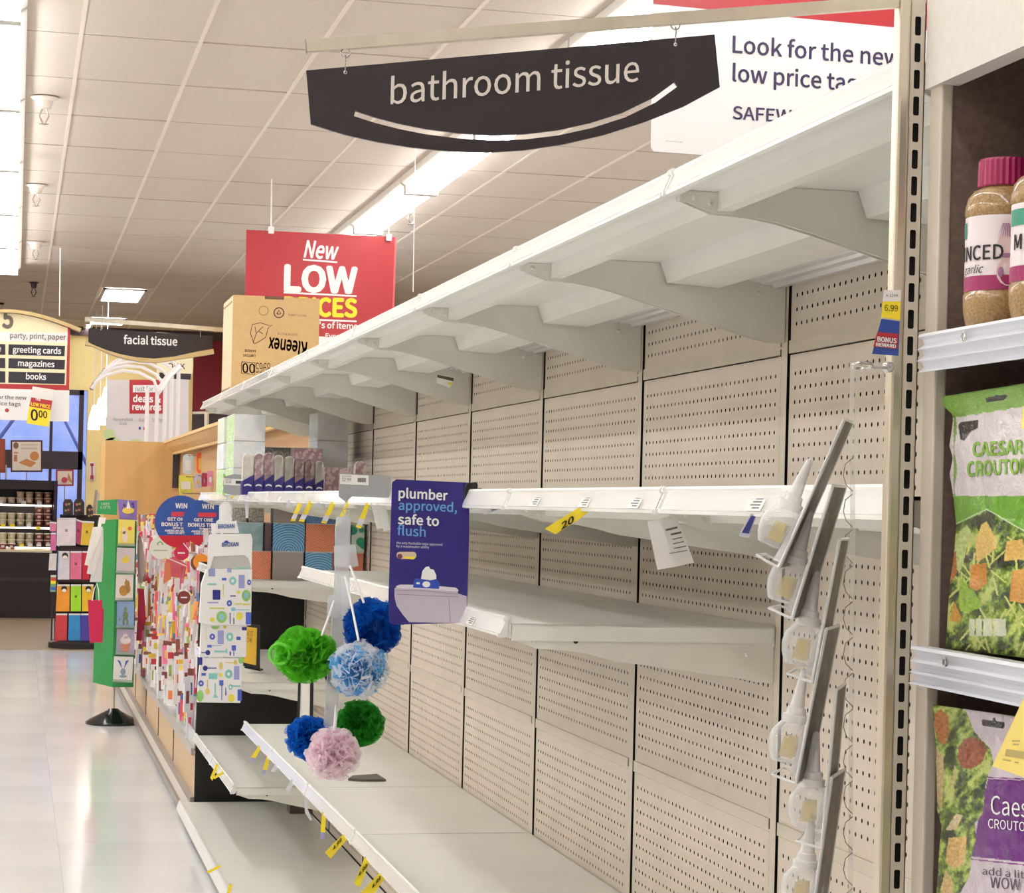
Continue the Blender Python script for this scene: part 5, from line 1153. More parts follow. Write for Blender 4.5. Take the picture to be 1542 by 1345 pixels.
for k, lab in enumerate(('grey-white tissue carton, bottom of the right stack', 'grey-white tissue carton, middle of the right stack', 'grey-white tissue carton, top of the right stack')):
    cube(476, 522, 8.5, z15 + k * .112, .111, m_wt if k != 9 else m_gs, lab, .25, m_wt, 'right white stack on the eye-level shelf')
cube(398, 440, 8.42, z15, .19, patt('dark_speckle', 'speck', (104, 104, 96), (128, 128, 118)), 'dark grey speckled tissue carton behind the pocket packs')
cube(441, 484, 8.30, z15, .188, patt('pink_scroll', 'leaf', (222, 196, 200), (176, 140, 152), 2.6), 'tall pink patterned tissue carton behind the pocket packs')
cube(488, 527, 8.12, z15, .112, patt('pink_scroll2', 'leaf', (228, 206, 208), (190, 156, 164), 2.6), 'low pink patterned tissue cube right of the pocket packs')
M_pw = patt('pack_print_cream', 'speck', (246, 242, 232), (236, 230, 220), .3); M_pp = patt('pack_print_rose', 'leaf', (232, 212, 212), (190, 158, 166), 2.4); M_pf = film('pack_film', (236, 236, 244), .03, .1, .25); M_pn = mat('navy_pack_base', (46, 36, 118), .4)
def pocket(px0, px1, ytop, Y, m, lab):
    x0 = atY(px0, 750, Y).x; x1 = atY(px1, 750, Y).x; zt = atY(px0, ytop, Y).z; t = thing('tissue_pack', lab, 'tissue pack', ((x0 + x1) / 2, Y, z15), 'navy based pocket tissue packs'); cx = (x0 + x1) / 2; r = (x1 - x0) / 2 * .93; H = zt - z15
    def outline(r, z0, z1, shr=1): return [(cx - r, Y, z0), (cx + r, Y, z0)] + [(cx + r * math.cos(math.pi * k / 8), Y, z1 - r * shr + r * shr * math.sin(math.pi * k / 8)) for k in range(9)]
    MB().prism(outline(r, z15 + .001, z15 + H * .90), (0, .045, 0)).build('tissues', m, t)
    MB().prism(outline(r * 1.04, z15, z15 + H), (0, .05, 0)).build('film_wrap', M_pf, t, smooth=False)
    z1, z2 = z15 + H * .30, z15 + H * .44
    MB().prism([(cx - r * 1.06, Y - .001, z15), (cx + r * 1.06, Y - .001, z15), (cx + r * 1.06, Y - .001, z2), (cx - r * 1.06, Y - .001, z1)], (0, .053, 0)).build('navy_sleeve', M_pn, t)
    b = MB(); V = [(cx + r * .7 * (k / 6 * 2 - 1), Y - .0016, z15 + H * .20 + .004 * math.sin(math.pi * k / 6)) for k in range(7)]; b.add([v for x, y, z in V for v in ((x, y, z - .003), (x, y, z + .003))], [(2 * k, 2 * k + 2, 2 * k + 3, 2 * k + 1) for k in range(6)]); b.build('swoosh_print', M_white, t, fix=False)
nm = ['leftmost, cream', 'second from left, rose', 'third from left, rose', 'fourth from left, cream', 'fifth from left, cream', 'sixth from left, rose', 'seventh from left, dark rose', 'rightmost of the eight']
for i, (a, b_, yt) in enumerate(((364, 381, 676), (382, 396, 676), (397, 411, 674), (412, 426, 678), (428, 442, 680), (443, 457, 683), (458, 472, 684), (474, 487, 688))):
    pocket(a, b_, yt, 8.0, M_pp if i in (1, 2, 5, 6) else M_pw, 'navy and clear pocket tissue pack, ' + nm[i])
pocket(534, 551, 688, 7.6, M_pp, 'lone pocket tissue pack standing right of the grey price flag')

# ------------------------------------------------------------------ candy fixture beyond the end board
M_oak = mat('oak_veneer', (214, 172, 112), .4, var=.12, scale=3, stretch=(3, 3, .4)); M_oakd = mat('oak_edge', (232, 196, 132), .45); M_kick = mat('tan_kick', (206, 178, 140), .5)
cf = thing('wood_fixture', 'oak topped fixture with pegs beyond the black end board', 'shelving', (1.3, 14, 0))
YE = 18.3
MB().box(1.34, 1.37, 10.14, YE, .12, 1.925).build('back_board', mat('back_tan', (188, 150, 106), .6), cf)
MB().prismY([(1.31, 1.931), (1.215, 1.931), (1.217, 1.915), (1.24, 1.88), (1.285, 1.845), (1.31, 1.839)], 10.2, YE).build('valance', M_oak, cf)
MB().box(1.20, 1.222, 10.2, YE, 1.920, 1.940).build('valance_edge', M_oakd, cf); MB().box(1.27, 1.30, 10.2, YE, 1.828, 1.845).build('valance_edge', M_oakd, cf)
MB().box(.84, 1.34, 10.14, YE, .275, .29).build('deck', mat('pale_deck', (222, 218, 208), .4), cf)
MB().box(.845, .86, 10.14, YE, .06, .275).build('kick_plate', M_kick, cf)
MB().box(.826, .84, 10.14, YE, .268, .302).build('front_rail', mat('grey_rail', (186, 180, 172), .35, .2), cf)
MB().box(.826, .845, 10.13, YE, .045, .075).build('bumper', mat('grey_bumper', (150, 140, 134), .4), cf)
MB().box(.79, 1.34, 10.14, YE, .0, .045).build('platform', mat('platform_white', (226, 224, 220), .35), cf)
MB().box(.776, .79, 10.14, YE, .012, .048).build('platform_rail', mat('grey_rail2', (150, 144, 138), .35, .4), cf)
MB().box(.84, .844, 10.14, YE, .29, .38).build('clear_fence', film('clear_fence', (225, 232, 232), .30, .1), cf)
for k in range(6): MB().box(.841, .845, 11.5 + 1.22 * k - .004, 11.5 + 1.22 * k + .004, .08, .27).build('kick_joint', M_frame, cf)
MB().box(.72, 1.38, YE, YE + .04, 0, 1.93).build('end_panel', M_oak, cf)
Pp = planeY(YE - .002)
slab('pale_edge', [(152, 668), (159, 668), (157, 756), (150, 756)], Pp, .04, M_oakd, cf)
MB().box(*(lambda a, b_: (a.x, b_.x, YE - .03, YE, b_.z, a.z))(atY(261, 662, YE), atY(268, 735, YE))).build('end_post', mat('post_dark', (52, 44, 46), .4), cf)
# hanging packs: one object each
cols = [(236, 234, 238), (240, 240, 244), (226, 220, 232), (214, 80, 110), (232, 120, 160), (232, 200, 70), (226, 120, 60), (130, 70, 60), (70, 90, 160), (96, 150, 200), (150, 180, 90), (230, 226, 214), (190, 40, 50), (238, 238, 238)]
wts = [16, 16, 8, 3, 3, 3, 2, 3, 1, 2, 1, 8, 1, 14]
cname = {3: 'rose red', 4: 'pink', 5: 'yellow', 6: 'orange', 7: 'brown', 8: 'dark blue', 9: 'light blue', 10: 'green', 12: 'red'}
def pack_proto(ci, shape):
    c = cols[ci]; t = thing('hanging_packet', '', 'packet', (0, 0, 0), 'small packets hanging on the pegs beyond the towels')
    w, h, d = ((.045, .13, .02), (.03, .17, .018), (.055, .10, .025))[shape]
    MB().prism([(-w / 2, 0, -h), (w / 2, 0, -h), (w / 2 * 1.05, 0, -h * .5), (w / 2, 0, -h * .2), (-w / 2, 0, -h * .2), (-w / 2 * 1.05, 0, -h * .5)], (0, d, 0)).build('pouch', pal(c, .35), t)
    MB().box(-w / 2, w / 2, d * .4, d * .5, -h * .2, 0).build('header_card', pal(cols[random.choice((0, 3, 4, 5, 7, 8, 13, 12))], .5), t)
    MB().box(-w * .25, w * .25, -.001, 0, -h * .75, -h * .4).build('print_patch', pal(cols[random.choice((3, 5, 6, 7, 8, 9, 10, 1))], .5), t)
    return t
protos = {}
n = 0
heights = [.50, .64, .78, .92, 1.06, 1.20, 1.32]
for row, z in enumerate(heights):
    for ky in range(38):
        if n >= 290: break
        Y = 10.4 + ky * .165 + random.uniform(-.03, .03)
        depthX = .86 + .06 * (row // 2) + random.uniform(-.04, .03)
        if z > 1.35 and Y < 11.5: continue
        for kx in range(1):
            ci = random.choices(range(len(cols)), wts)[0]; sh = random.randrange(3); key = (ci, sh)
            loc = (depthX, Y, z + random.uniform(-.03, .03)); rz = random.uniform(-.5, .3)
            if key not in protos:
                t = protos[key] = pack_proto(ci, sh); t.location = loc; t.rotation_euler = (0, 0, rz)
            else: t = dup(protos[key], loc, rotz=rz)
            t['label'] = '%s packet hanging on a peg of the oak fixture, %s row' % (cname.get(ci, 'white' if ci in (0, 1, 13) else 'off-white'), ['lowest', 'second lowest', 'third lowest', 'middle', 'third highest', 'second highest', 'highest'][row]); n += 1
        MB
pg = MB()
for z in heights:
    for ky in range(0, 38): pg.box(1.0, 1.335, 10.4 + ky * .165 - .0015, 10.4 + ky * .165 + .0015, z + .005, z + .008)
o = pg.build('peg', M_chrome, cf); o['kind'] = 'stuff'
sb = MB(); rs = random.Random(3); smats = [pal(c, .4) for c in ((240, 240, 242), (232, 226, 232), (226, 120, 150), (232, 214, 110), (150, 90, 70), (110, 140, 190), (214, 70, 90), (230, 150, 90))]
for i in range(3200):
    Y = 10.35 + rs.random() ** 1.1 * 7.4; z = rs.uniform(.36, 1.34); X = .86 + rs.uniform(.0, .16) + max(0, z - 1.0) * .25; w = rs.uniform(.010, .028); h = rs.choice((.02, .04, .09, .13, .16))
    sb.k = rs.choices(range(8), (14, 10, 2, 2, 1.5, 1.5, 1.5, 1.5) if h > .05 else (6, 4, 3, 3, 3, 3, 3, 3))[0]
    dx = rs.uniform(-.01, .01); sb.prism([(X, Y, z), (X + w, Y + rs.uniform(-.02, .02), z), (X + w + dx, Y, z - h), (X + dx, Y, z - h)], (0, .012, 0))
o = sb.build('small_packets', smats, None, loc=(1.0, 14, .4)); tag(o, 'dense mass of tiny white and coloured packets filling the oak fixture', 'packets', None, 'stuff')
# bigger packages right under the valance
UP = [((276, 684, 291, 714), (206, 222, 228), 'rounded pale blue pack under the oak valance'), ((296, 681, 312, 713), (226, 110, 70), 'orange and red pack under the oak valance'), ((315, 676, 329, 705), (222, 70, 96), 'rose red pack under the oak valance'),
      ((270, 716, 290, 742), (222, 220, 90), 'yellow and green box on the upper pegs'), ((293, 714, 303, 735), (200, 196, 220), 'lilac box on the upper pegs'), ((304, 712, 312, 733), (170, 50, 90), 'dark rose pack on the upper pegs'), ((312, 709, 322, 732), (226, 150, 190), 'pink pack on the upper pegs'), ((271, 741, 279, 757), (224, 214, 120), 'pale yellow pack just above the round signs')]
for i, ((x0, y0, x1, y1), c, lab) in enumerate(UP):
    Y = 16.2 if i < 3 else 15.2; pl = planeY(Y); t = thing('hanging_pack', lab, 'package', pl.hit((x0 + x1) / 2, y0))
    slab('pack', rrect(x0, y0, x1, y1, 5 if i < 3 else 1.5), pl, .04, pal(c, .35), t)
    slab('inner_card', rrect(x0 + 3, y0 + 9, x1 - 3, y1 - 5, 2), pl, .002, pal(((236, 238, 240), (232, 190, 90), (240, 210, 214))[i % 3], .4), t, off=.003)
    MB().tube([pl.hit((x0 + x1) / 2, y0 + 2), pl.hit((x0 + x1) / 2, y0 + 2) + Vector((1.33 - pl.hit((x0 + x1) / 2, y0).x, 0.01, 0))], .004, 5).build('peg_tag', M_chrome, t)
# round promotional signs
def roundsign(cx, cy, r, Y, label, px=0):
    pl = planeY(Y); t = thing('round_sign', label, 'sign', pl.hit(cx, cy + r))
    slab('disc', disc(cx, cy, r, r * 1.02, 36), pl, .006, mat('promo_blue', (44, 84, 166), .4), t)
    a0 = math.asin(.52); pts = [(cx + r * math.cos(a), cy + r * 1.02 * math.sin(a)) for a in [a0 + (math.pi - 2 * a0) * k / 16 for k in range(17)]]
    inks('red_segment', [pts], pl, mat('promo_red', (190, 30, 50), .4), t, off=.002)
    letters('lettering', [('W!N', (cx - 8, cy - 21), (cx + 10, cy - 20.5), 7), ('GET ONE', (cx - 20, cy - 2), (cx + 9, cy - 1.5), 4.6), ('BONUS TICKET', (cx - 29, cy + 6), (cx + 24, cy + 7), 5.2), ('WITH ANY', (cx - 12, cy + 10.5), (cx + 8, cy + 11), 2.6), ('AMERICAN GREETING', (cx - 24, cy + 14.5), (cx + 20, cy + 15), 2.8), ('CARD OR GIFT TAG', (cx - 20, cy + 18), (cx + 14, cy + 18.5), 2.8)], pl, M_white, t, bold=.03, off=.002)
    inks('red_badge', [rrect(cx - 14, cy - 15, cx + 14, cy - 8, 2)], pl, mat('promo_red2', (200, 60, 80), .4), t, off=.002)
    MB().tube([pl.hit(cx, cy - r * .2) + Vector((0, .01, 0)), Vector((1.33, Y + .012, pl.hit(cx, cy).z))], .005, 6).build('arm', M_chrome, t)
roundsign(272, 786, 39, 12.2, 'left round blue and red sign offering one bonus ticket')
roundsign(312, 787, 37, 11.2, 'right round blue and red bonus ticket sign behind the towels')
for cx, cy, r, Y, c, lab, txt in ((242, 825, 17, 12.9, (230, 234, 224), 'round white sign with a small green emblem', 0), (273, 833, 11, 11.6, (200, 34, 74), 'small round magenta sign', 1), (303, 846, 12, 10.9, (230, 146, 44), 'small round orange sign beside the towels', 0), (299, 848, 12, 11.3, (120, 60, 40), 'small round brown sign behind the orange one', 0), (277, 900, 10, 11.0, (122, 54, 48), 'small round brown sign among the hanging packets', 1), (303, 912, 9, 10.8, (140, 84, 62), 'small round tan sign low among the hanging packets', 0)):
    pl = planeY(Y); t = thing('round_sign', lab, 'sign', pl.hit(cx, cy + r)); slab('disc', disc(cx, cy, r, r, 24), pl, .005, pal(c), t)
    if txt: inks('line_print', [rect(cx - r * .5, cy - 1.2, cx + r * .5, cy + 1)], pl, M_white, t, off=.002)
    if r == 17: bands('emblem', [[(cx - 1 + 4 * math.cos(a), cy - 4 + 5 * math.sin(a)) for a in [math.pi * (1 + k / 8) for k in range(9)]]], 1.6, pl, pal((90, 170, 90)), t, off=.002); inks('print_lines', [rect(cx - 11, cy + 3, cx + 10, cy + 5)], pl, pal((170, 190, 160)), t, off=.002)
    MB().tube([pl.hit(cx, cy) + Vector((0, .012, 0)), Vector((1.33, Y + .014, pl.hit(cx, cy).z))], .004, 5).build('arm', M_chrome, t)
pl = planeY(11.9); t = thing('sale_banner', 'slanting rose and orange banner with white edges under the round signs', 'sign', pl.hit(275, 860))
slab('panel', [(250, 843), (262, 838), (300, 862), (300, 874), (252, 868)], pl, .004, pal((206, 96, 110)), t); slab('panel', [(248, 848), (256, 846), (258, 872), (246, 880)], planeY(11.86), .004, pal((206, 120, 80)), t)
bands('white_edge', [[(253, 841), (277, 851), (300, 863)], [(276, 818), (292, 838)]], 1.6, pl, M_white, t, off=.004)

# ------------------------------------------------------------------ green greeting card stand
SYg = 14.0; foot = atZ(170, 1090, 0.0)
Yg = foot.y
t = thing('card_stand', 'green floor stand of greeting cards on a black round foot', 'display stand', (foot.x, Yg, 0))
cx_ = foot.x
MB().lathe([(.001, .0), (.175, .0), (.176, .012), (.15, .03), (.05, .082), (.03, .098), (.001, .1)], (cx_, Yg, 0), 28).build('foot', mat('gloss_black', (20, 18, 20), .12), t, smooth=True)
MB().tube([(cx_, Yg, .09), (cx_, Yg, .45)], .010, 10).build('pole', M_chrome, t, smooth=True)
def gp(x, y, dy=0): return atY(x, y, Yg - .10 + dy)
M_gr = mat('stand_green', (30, 132, 66), .35); M_gr2 = mat('stand_green_card', (44, 150, 84), .4)
F = [gp(175, 782), gp(206, 785), gp(201, 1035), gp(169, 1035)]
MB().prism(F, (0, .20, 0)).build('front_face', M_gr, t)
S = [gp(147, 784, .16), gp(175, 782), gp(169, 1035), gp(140, 1028, .16)]
MB().prism(S, (.02, .012, 0)).build('side_face', mat('stand_green_side', (34, 140, 70), .3), t)
pg_ = Plane(gp(180, 800, -.004), (0, -1, 0))
slab('header', [(177, 752), (207, 754), (206, 784), (180, 782)], pg_, .004, pal((130, 110, 180)), t)
slab('header_wing', [(147, 754), (177, 752), (176, 776), (146, 774)], pg_, .004, M_gr2, t)
letters('header_lettering', [('CARDS', (152, 761), (165, 761), 4), ('& GIFTS', (151, 766), (166, 766), 4)], pg_, pal((210, 226, 210)), t, off=.002)
inks('header_art', [disc(193, 769, 9, 5), ], pg_, pal((232, 206, 90)), t, off=.002); inks('header_cake', [[(190, 766), (193, 753), (197, 766)]], pg_, M_white, t, off=.003)
inks('header_dots', [disc(187, 761, 1.8), disc(200, 759, 2), disc(201, 763, 1.5)], pg_, pal((60, 40, 110)), t, off=.003)
z2 = ztf(0, 730, 3.54)
CARD = [((632, 185), (720, 188), (716, 325), (628, 322), (236, 222, 110), 'yellow rabbit card at the top of the green stand'), ((624, 335), (718, 338), (716, 472), (620, 468), (214, 206, 210), 'pale pink card with yellow duck, second on the stand'), ((620, 478), (712, 480), (708, 614), (614, 616), (238, 232, 226), 'white card with a brown cat, third on the stand'),
        ((624, 622), (716, 622), (714, 762), (622, 760), (140, 170, 212), 'blue card with a green dinosaur, fourth on the stand'), ((624, 768), (718, 772), (716, 906), (618, 902), (176, 168, 190), 'grey card with a cupcake, fifth on the stand'), ((608, 915), (710, 918), (704, 1052), (602, 1048), (240, 238, 236), 'white card with blue wings, lowest on the stand')]
for i, (a, b_, c_, d_, col, lab) in enumerate(CARD):
    q = z2(a, b_, c_, d_); pl = Plane(gp(190, 850, -.02), (0, -1, 0)); k = thing('greeting_card', lab, 'card', pl.hit(*q[3]), 'cards in the green stand')
    slab('card', q, pl, .006, pal(col, .4), k); cx = sum(p[0] for p in q) / 4; cy = sum(p[1] for p in q) / 4
    art = {0: [([disc(cx - 2, cy + 6, 4, 9), disc(cx - 4, cy - 3, 2.5, 5)], (240, 220, 210)), ([disc(cx + 5, cy - 6, 3)], (214, 120, 60))], 1: [([disc(cx, cy, 5.5, 4.5), disc(cx + 2, cy - 5, 2.5)], (236, 214, 80))], 2: [([disc(cx - 1, cy + 5, 7, 8), disc(cx + 4, cy - 6, 4, 4.5), [(cx + 1, cy - 8), (cx + 2, cy - 14), (cx + 4, cy - 9)], disc(cx + 6, cy + 2, 3, 7)], (184, 138, 66))],
           3: [([disc(cx, cy + 2, 4, 7), disc(cx, cy - 8, 2.5, 3), disc(cx - 3, cy + 12, 1.6, 5), disc(cx + 3, cy + 12, 1.6, 5), [(cx - 3, cy + 6), (cx - 10, cy + 10), (cx - 9, cy + 3), (cx - 8, cy + 8)]], (120, 140, 100))], 4: [([[(cx - 7, cy + 2), (cx + 7, cy + 2), (cx + 5, cy + 15), (cx - 5, cy + 15)]], (206, 136, 110)), ([disc(cx, cy - 2, 8, 6), disc(cx, cy - 8, 4, 4)], (238, 228, 226))],
           5: [([[(cx - 1, cy), (cx - 9, cy - 14), (cx - 4, cy - 12)], [(cx + 1, cy), (cx + 9, cy - 14), (cx + 4, cy - 12)]], (60, 110, 190)), ([disc(cx, cy + 4, 4, 5), disc(cx, cy + 11, 6, 2)], (150, 170, 190))]}[i]
    for sh, c in art: inks('art_print', sh, pl, pal(c), k, off=.0015)
    slab('pocket_lip', [(q[3][0] - 1, q[3][1] - 3), (q[2][0] + 1, q[2][1] - 3), (q[2][0] + 1, q[2][1] + 1.5), (q[3][0] - 1, q[3][1] + 1.5)], pl, .002, film('pocket_film', (200, 220, 205), .3, .1), k, off=.006)
# gift tags and gift bags hung at both sides
za = ztf(60, 740, 5.38)
pl = planeY(Yg - .25); t = thing('gift_tags', 'fan of long white gift tags hanging left of the green stand', 'gift tags', pl.hit(155, 780))
for i, q in enumerate(([(430, 290), (510, 285), (480, 390), (400, 605), (362, 595)], [(450, 300), (510, 290), (500, 470), (440, 680), (380, 665)], [(470, 300), (515, 300), (515, 480), (500, 735), (405, 735)])): slab('tag', za(*q), planeY(Yg - .25 - .004 * (2 - i)), .002, pal((236 - 6 * i, 236 - 6 * i, 232 - 4 * i)), t)
slab('hanger', za((480, 210), (537, 215), (525, 262), (500, 262), (495, 290), (470, 285)), pl, .002, M_white, t)
t = thing('gift_tags', 'bundle of pale gift tags hanging right of the green stand', 'gift tags', planeY(Yg - .02).hit(215, 830))
for i, q in enumerate(([(790, 400), (820, 350), (850, 640), (830, 750), (795, 740)], [(800, 380), (828, 400), (860, 600), (845, 690), (810, 720)])): slab('tag', za(*q), planeY(Yg - .02 - .01 * i), .002, pal((190, 176, 172)), t)
t = thing('gift_bag', 'magenta paper gift bag hanging left of the green stand', 'gift bag', pl.hit(143, 967)); pl2 = planeY(Yg - .27)
slab('bag', za((390, 882), (505, 882), (508, 1225), (405, 1225)), pl2, .03, mat('magenta_paper', (196, 22, 78), .5), t); slab('gusset', za((500, 945), (518, 955), (514, 1110), (508, 1225)), pl2, .03, mat('magenta_dark', (170, 18, 68), .5), t, off=-.004)
MB().tube([pl2.hit(*za((425, 885))[0]), pl2.hit(*za((440, 790))[0]), pl2.hit(*za((462, 745))[0]), pl2.hit(*za((475, 800))[0]), pl2.hit(*za((480, 885))[0])], .004, 6).build('handle', M_white, t, smooth=True)
t = thing('gift_bag', 'dark red gift bag hanging right of the green stand', 'gift bag', planeY(Yg - .03).hit(212, 950))
slab('bag', za((800, 790), (845, 790), (858, 1060), (790, 1210)), planeY(Yg - .03), .03, mat('crimson_paper', (176, 20, 60), .5), t); slab('gusset', za((790, 1060), (835, 1060), (825, 1210), (782, 1210)), planeY(Yg - .05), .02, mat('magenta_dark2', (160, 18, 60), .5), t)

# ------------------------------------------------------------------ gift wrap tower behind it
YG = 20.4
f = atZ(105, 976, 0); YG = f.y
pl = planeY(YG)
t = thing('wrap_tower', 'black tower stand of coloured gift tissue packs by the brown floor', 'display stand', (f.x, YG, 0))
a, b_ = atY(78, 970, YG).x, atY(150, 970, YG).x
MB().lathe([(.001, 0), (.27, 0), (.27, .05), (.24, .075), (.001, .08)], ((a + b_) / 2 + .01, YG + .1, 0), 24).build('base', M_black, t, smooth=True)
MB().box(a + .05, b_ - .02, YG + .10, YG + .22, .07, 1.28).build('core', mat('tower_black', (34, 26, 34), .5), t)
for yy in (826, 874, 923, 970): z = atY(100, yy, YG).z; MB().box(a + .03, b_ - .01, YG - .02, YG + .1, z - .02, z + .015).build('tray', M_frame, t)
for xx in (79, 84): q = atY(xx, 900, YG); MB().box(q.x - .008, q.x + .008, YG, YG + .02, .07, 1.25).build('upright', M_frame, t)
PK = [((140, 215), (295, 215), (290, 440), (135, 440), (226, 216, 222), 'large white gift tissue pack, top tier'), ((298, 225), (345, 240), (325, 435), (296, 420), (176, 66, 110), 'fan of purple and red sheets, top tier'), ((345, 240), (440, 245), (418, 440), (330, 435), (214, 178, 60), 'yellow gift tissue pack, top tier'),
      ((155, 485), (242, 485), (240, 715), (145, 715), (216, 212, 220), 'white gift tissue pack with face label, second tier'), ((248, 485), (340, 485), (336, 712), (246, 712), (214, 110, 140), 'pink gift tissue pack, second tier'), ((345, 485), (400, 485), (400, 715), (342, 715), (190, 30, 54), 'red gift tissue pack, second tier'),
      ((142, 755), (242, 755), (240, 972), (130, 972), (230, 150, 46), 'orange gift tissue pack with face label, third tier'), ((252, 755), (334, 755), (332, 972), (250, 972), (160, 214, 50), 'lime gift tissue pack, third tier'), ((342, 755), (435, 755), (420, 972), (340, 972), (222, 180, 40), 'golden gift tissue pack with face label, third tier'),
      ((132, 990), (222, 990), (220, 1220), (118, 1220), (200, 60, 66), 'red crinkled pack, bottom tier'), ((235, 990), (328, 990), (330, 1215), (230, 1215), (50, 140, 206), 'blue crinkled pack, bottom tier'), ((332, 990), (400, 990), (405, 1220), (330, 1215), (70, 60, 160), 'violet crinkled pack, bottom tier'),
      ((80, 245), (135, 250), (130, 325), (80, 325), (206, 120, 150), 'small pink pack on the left side of the tower, upper'), ((90, 335), (130, 335), (130, 480), (85, 480), (206, 110, 160), 'small pink pack on the left side of the tower, lower'), ((80, 505), (138, 505), (132, 640), (70, 640), (220, 214, 214), 'striped white card on the left side of the tower'), ((88, 680), (132, 680), (128, 815), (84, 815), (120, 170, 120), 'rainbow striped card on the left side of the tower')]
for i, (a_, b2, c_, d_, col, lab) in enumerate(PK):
    q = za(a_, b2, c_, d_); p2 = planeY(YG - .065 - .006 * (i % 3)); k = thing('gift_tissue_pack', lab, 'gift wrap pack', p2.hit(*q[3]), 'packs on the gift wrap tower')
    slab('pack', q, p2, .04, mat('pack_%d' % i, col, .3, var=.15, scale=12), k)
    slab('clear_top', [q[0], q[1], (q[1][0], q[1][1] + 2.5), (q[0][0], q[0][1] + 2.5)], p2, .002, pal((214, 214, 216)), k, off=.003)
    if i in (3, 6, 8):
        cx = (q[0][0] + q[1][0]) / 2 + 1; cy = q[0][1] + 7; inks('label_dark', [disc(cx, cy, 4.5, 5)], p2, M_ink, k, off=.003); inks('label_face', [disc(cx, cy + 2, 3.5, 2.6)], p2, pal((236, 226, 214)), k, off=.005)
    elif i in (0, 1, 2, 4, 7): cx = (q[0][0] + q[2][0]) / 2; cy = (q[0][1] + q[2][1]) / 2; inks('label_print', [rect(cx - 1.8, cy - 4, cx + 1.8, cy)], p2, pal(tuple(int(v * .6) for v in col)), k, off=.003)
    if i == 15: inks('rainbow_bars', [za((88, 700), (130, 700), (130, 725), (88, 725))], p2, pal((200, 60, 60)), k, off=.003); inks('yellow_bar', [za((88, 725), (130, 725), (130, 750), (88, 750))], p2, M_yel, k, off=.003); inks('blue_bar', [za((88, 775), (130, 775), (130, 800), (88, 800))], p2, pal((60, 90, 190)), k, off=.003)
for i, (x0, x1, y0) in enumerate(((95, 110, 752), (111, 127, 752), (130, 140, 760))):
    p2 = planeY(YG - .02); k = thing('gift_bow_bag', ['dark bag of mixed bows on top of the tower, left', 'dark bag of mixed bows on top of the tower, middle', 'dark bag of bows on top of the tower, right'][i], 'bow bag', p2.hit(x0, 776), 'bow bags on the tower')
    slab('bag', [(x0, y0 + 5), (x0 + 3, y0), (x1 - 3, y0), (x1, y0 + 5), (x1, 776), (x0, 776)], p2, .06, mat('bow_bag', (66, 52, 50), .3, var=.6, scale=26, rgb2=(20, 16, 18)), k)
    inks('bow_print', [disc(x0 + 5, y0 + 8, 2), disc(x0 + 8, y0 + 16, 1.6)], p2, pal((196, 90, 100)), k, off=.003); inks('green_print', [disc(x0 + 9, y0 + 7, 1.6), disc(x0 + 4, y0 + 17, 1.6)], p2, pal((130, 160, 80)), k, off=.003)
p2 = planeY(YG + .3); slab_ = thing('cardboard_divider', 'leaning thin card sheets behind the tower', 'card', p2.hit(142, 776)); slab('sheet', [(143, 738), (147, 738), (145, 774), (139, 774)], p2, .004, pal((170, 150, 140)), slab_); slab('sheet', [(147, 741), (151, 741), (150, 774), (146, 774)], planeY(YG + .32), .004, pal((206, 196, 180)), slab_)

# ------------------------------------------------------------------ refrigerated tub case on the brown floor
YD = atZ(40, 931, 0).y; pl = planeY(YD)
M_case = mat('case_black', (30, 20, 28), .5)
t = thing('deli_case', 'dark open refrigerated case with rows of dip tubs', 'refrigerated case', (atY(0, 930, YD).x, YD, 0))
xl_, xr_ = atY(-60, 850, YD).x, atY(84, 850, YD).x
zt_ = atY(40, 723, YD).z; zb_ = atY(40, 832, YD).z
MB().box(xl_, xr_, YD, YD + .9, 0, zb_).build('lower_body', M_case, t)
MB().box(xl_, xr_ - .02, YD - .004, YD, zb_ - .34, zb_ - .30).build('bumper', pal((52, 42, 40)), t)
MB().box(xl_, xr_, YD + .5, YD + .9, zb_, zt_).build('back', M_case, t); MB().box(xl_, xr_, YD + .1, YD + .9, atY(40, 737, YD).z, zt_).build('canopy', M_case, t)
MB().box(xr_ - .04, xr_, YD + .02, YD + .9, zb_, zt_).build('side_panel', mat('case_side', (42, 26, 60), .4), t)
M_clamp = mat('case_lamp', (255, 244, 220), .4, emit=5.0)
rowsY = [(758, .34), (792, .22), (822, .10)]
for y, off in rowsY:
    z = atY(40, y, YD + off).z; MB().box(xl_, xr_ - .04, YD + off - .02, YD + .5, z - .015, z).build('case_shelf', mat('case_shelf', (70, 56, 70), .4), t)
    MB().box(xl_, xr_ - .06, YD + off + .02, YD + off + .06, z - .035, z - .016).build('case_lamp', M_clamp, t)
MB().box(xl_, xr_ - .05, YD + .02, YD + .5, zb_, zb_ + .03).build('tray', mat('tray_cream', (232, 222, 196), .5), t)
tubc = [(226, 204, 168), (214, 190, 150), (196, 130, 90), (170, 96, 66), (206, 200, 150), (190, 180, 140), (150, 70, 50), (222, 196, 120)]
def tub(x, Y, z, r, h, c, lab):
    k = thing('dip_tub', lab, 'tub', (x, Y, z), 'dip tubs in the case')
    MB().lathe([(.001, 0), (r * .82, 0), (r, h)], (x, Y, z), 10).build('tub', mat('tub_%02x%02x' % (c[0], c[1]), c, .35), k, smooth=True)
    MB().lathe([(r, h), (r * 1.06, h), (r * 1.06, h + .012), (.001, h + .014)], (x, Y, z), 10).build('lid', pal((232, 224, 214)), k, smooth=True)
    MB().box(x - r * .4, x + r * .4, Y - r * .98, Y - r * .93, z + h * .35, z + h * .75).build('label_print', pal((224, 210, 214)), k)
rn = ['top', 'middle', 'lower', 'tray']
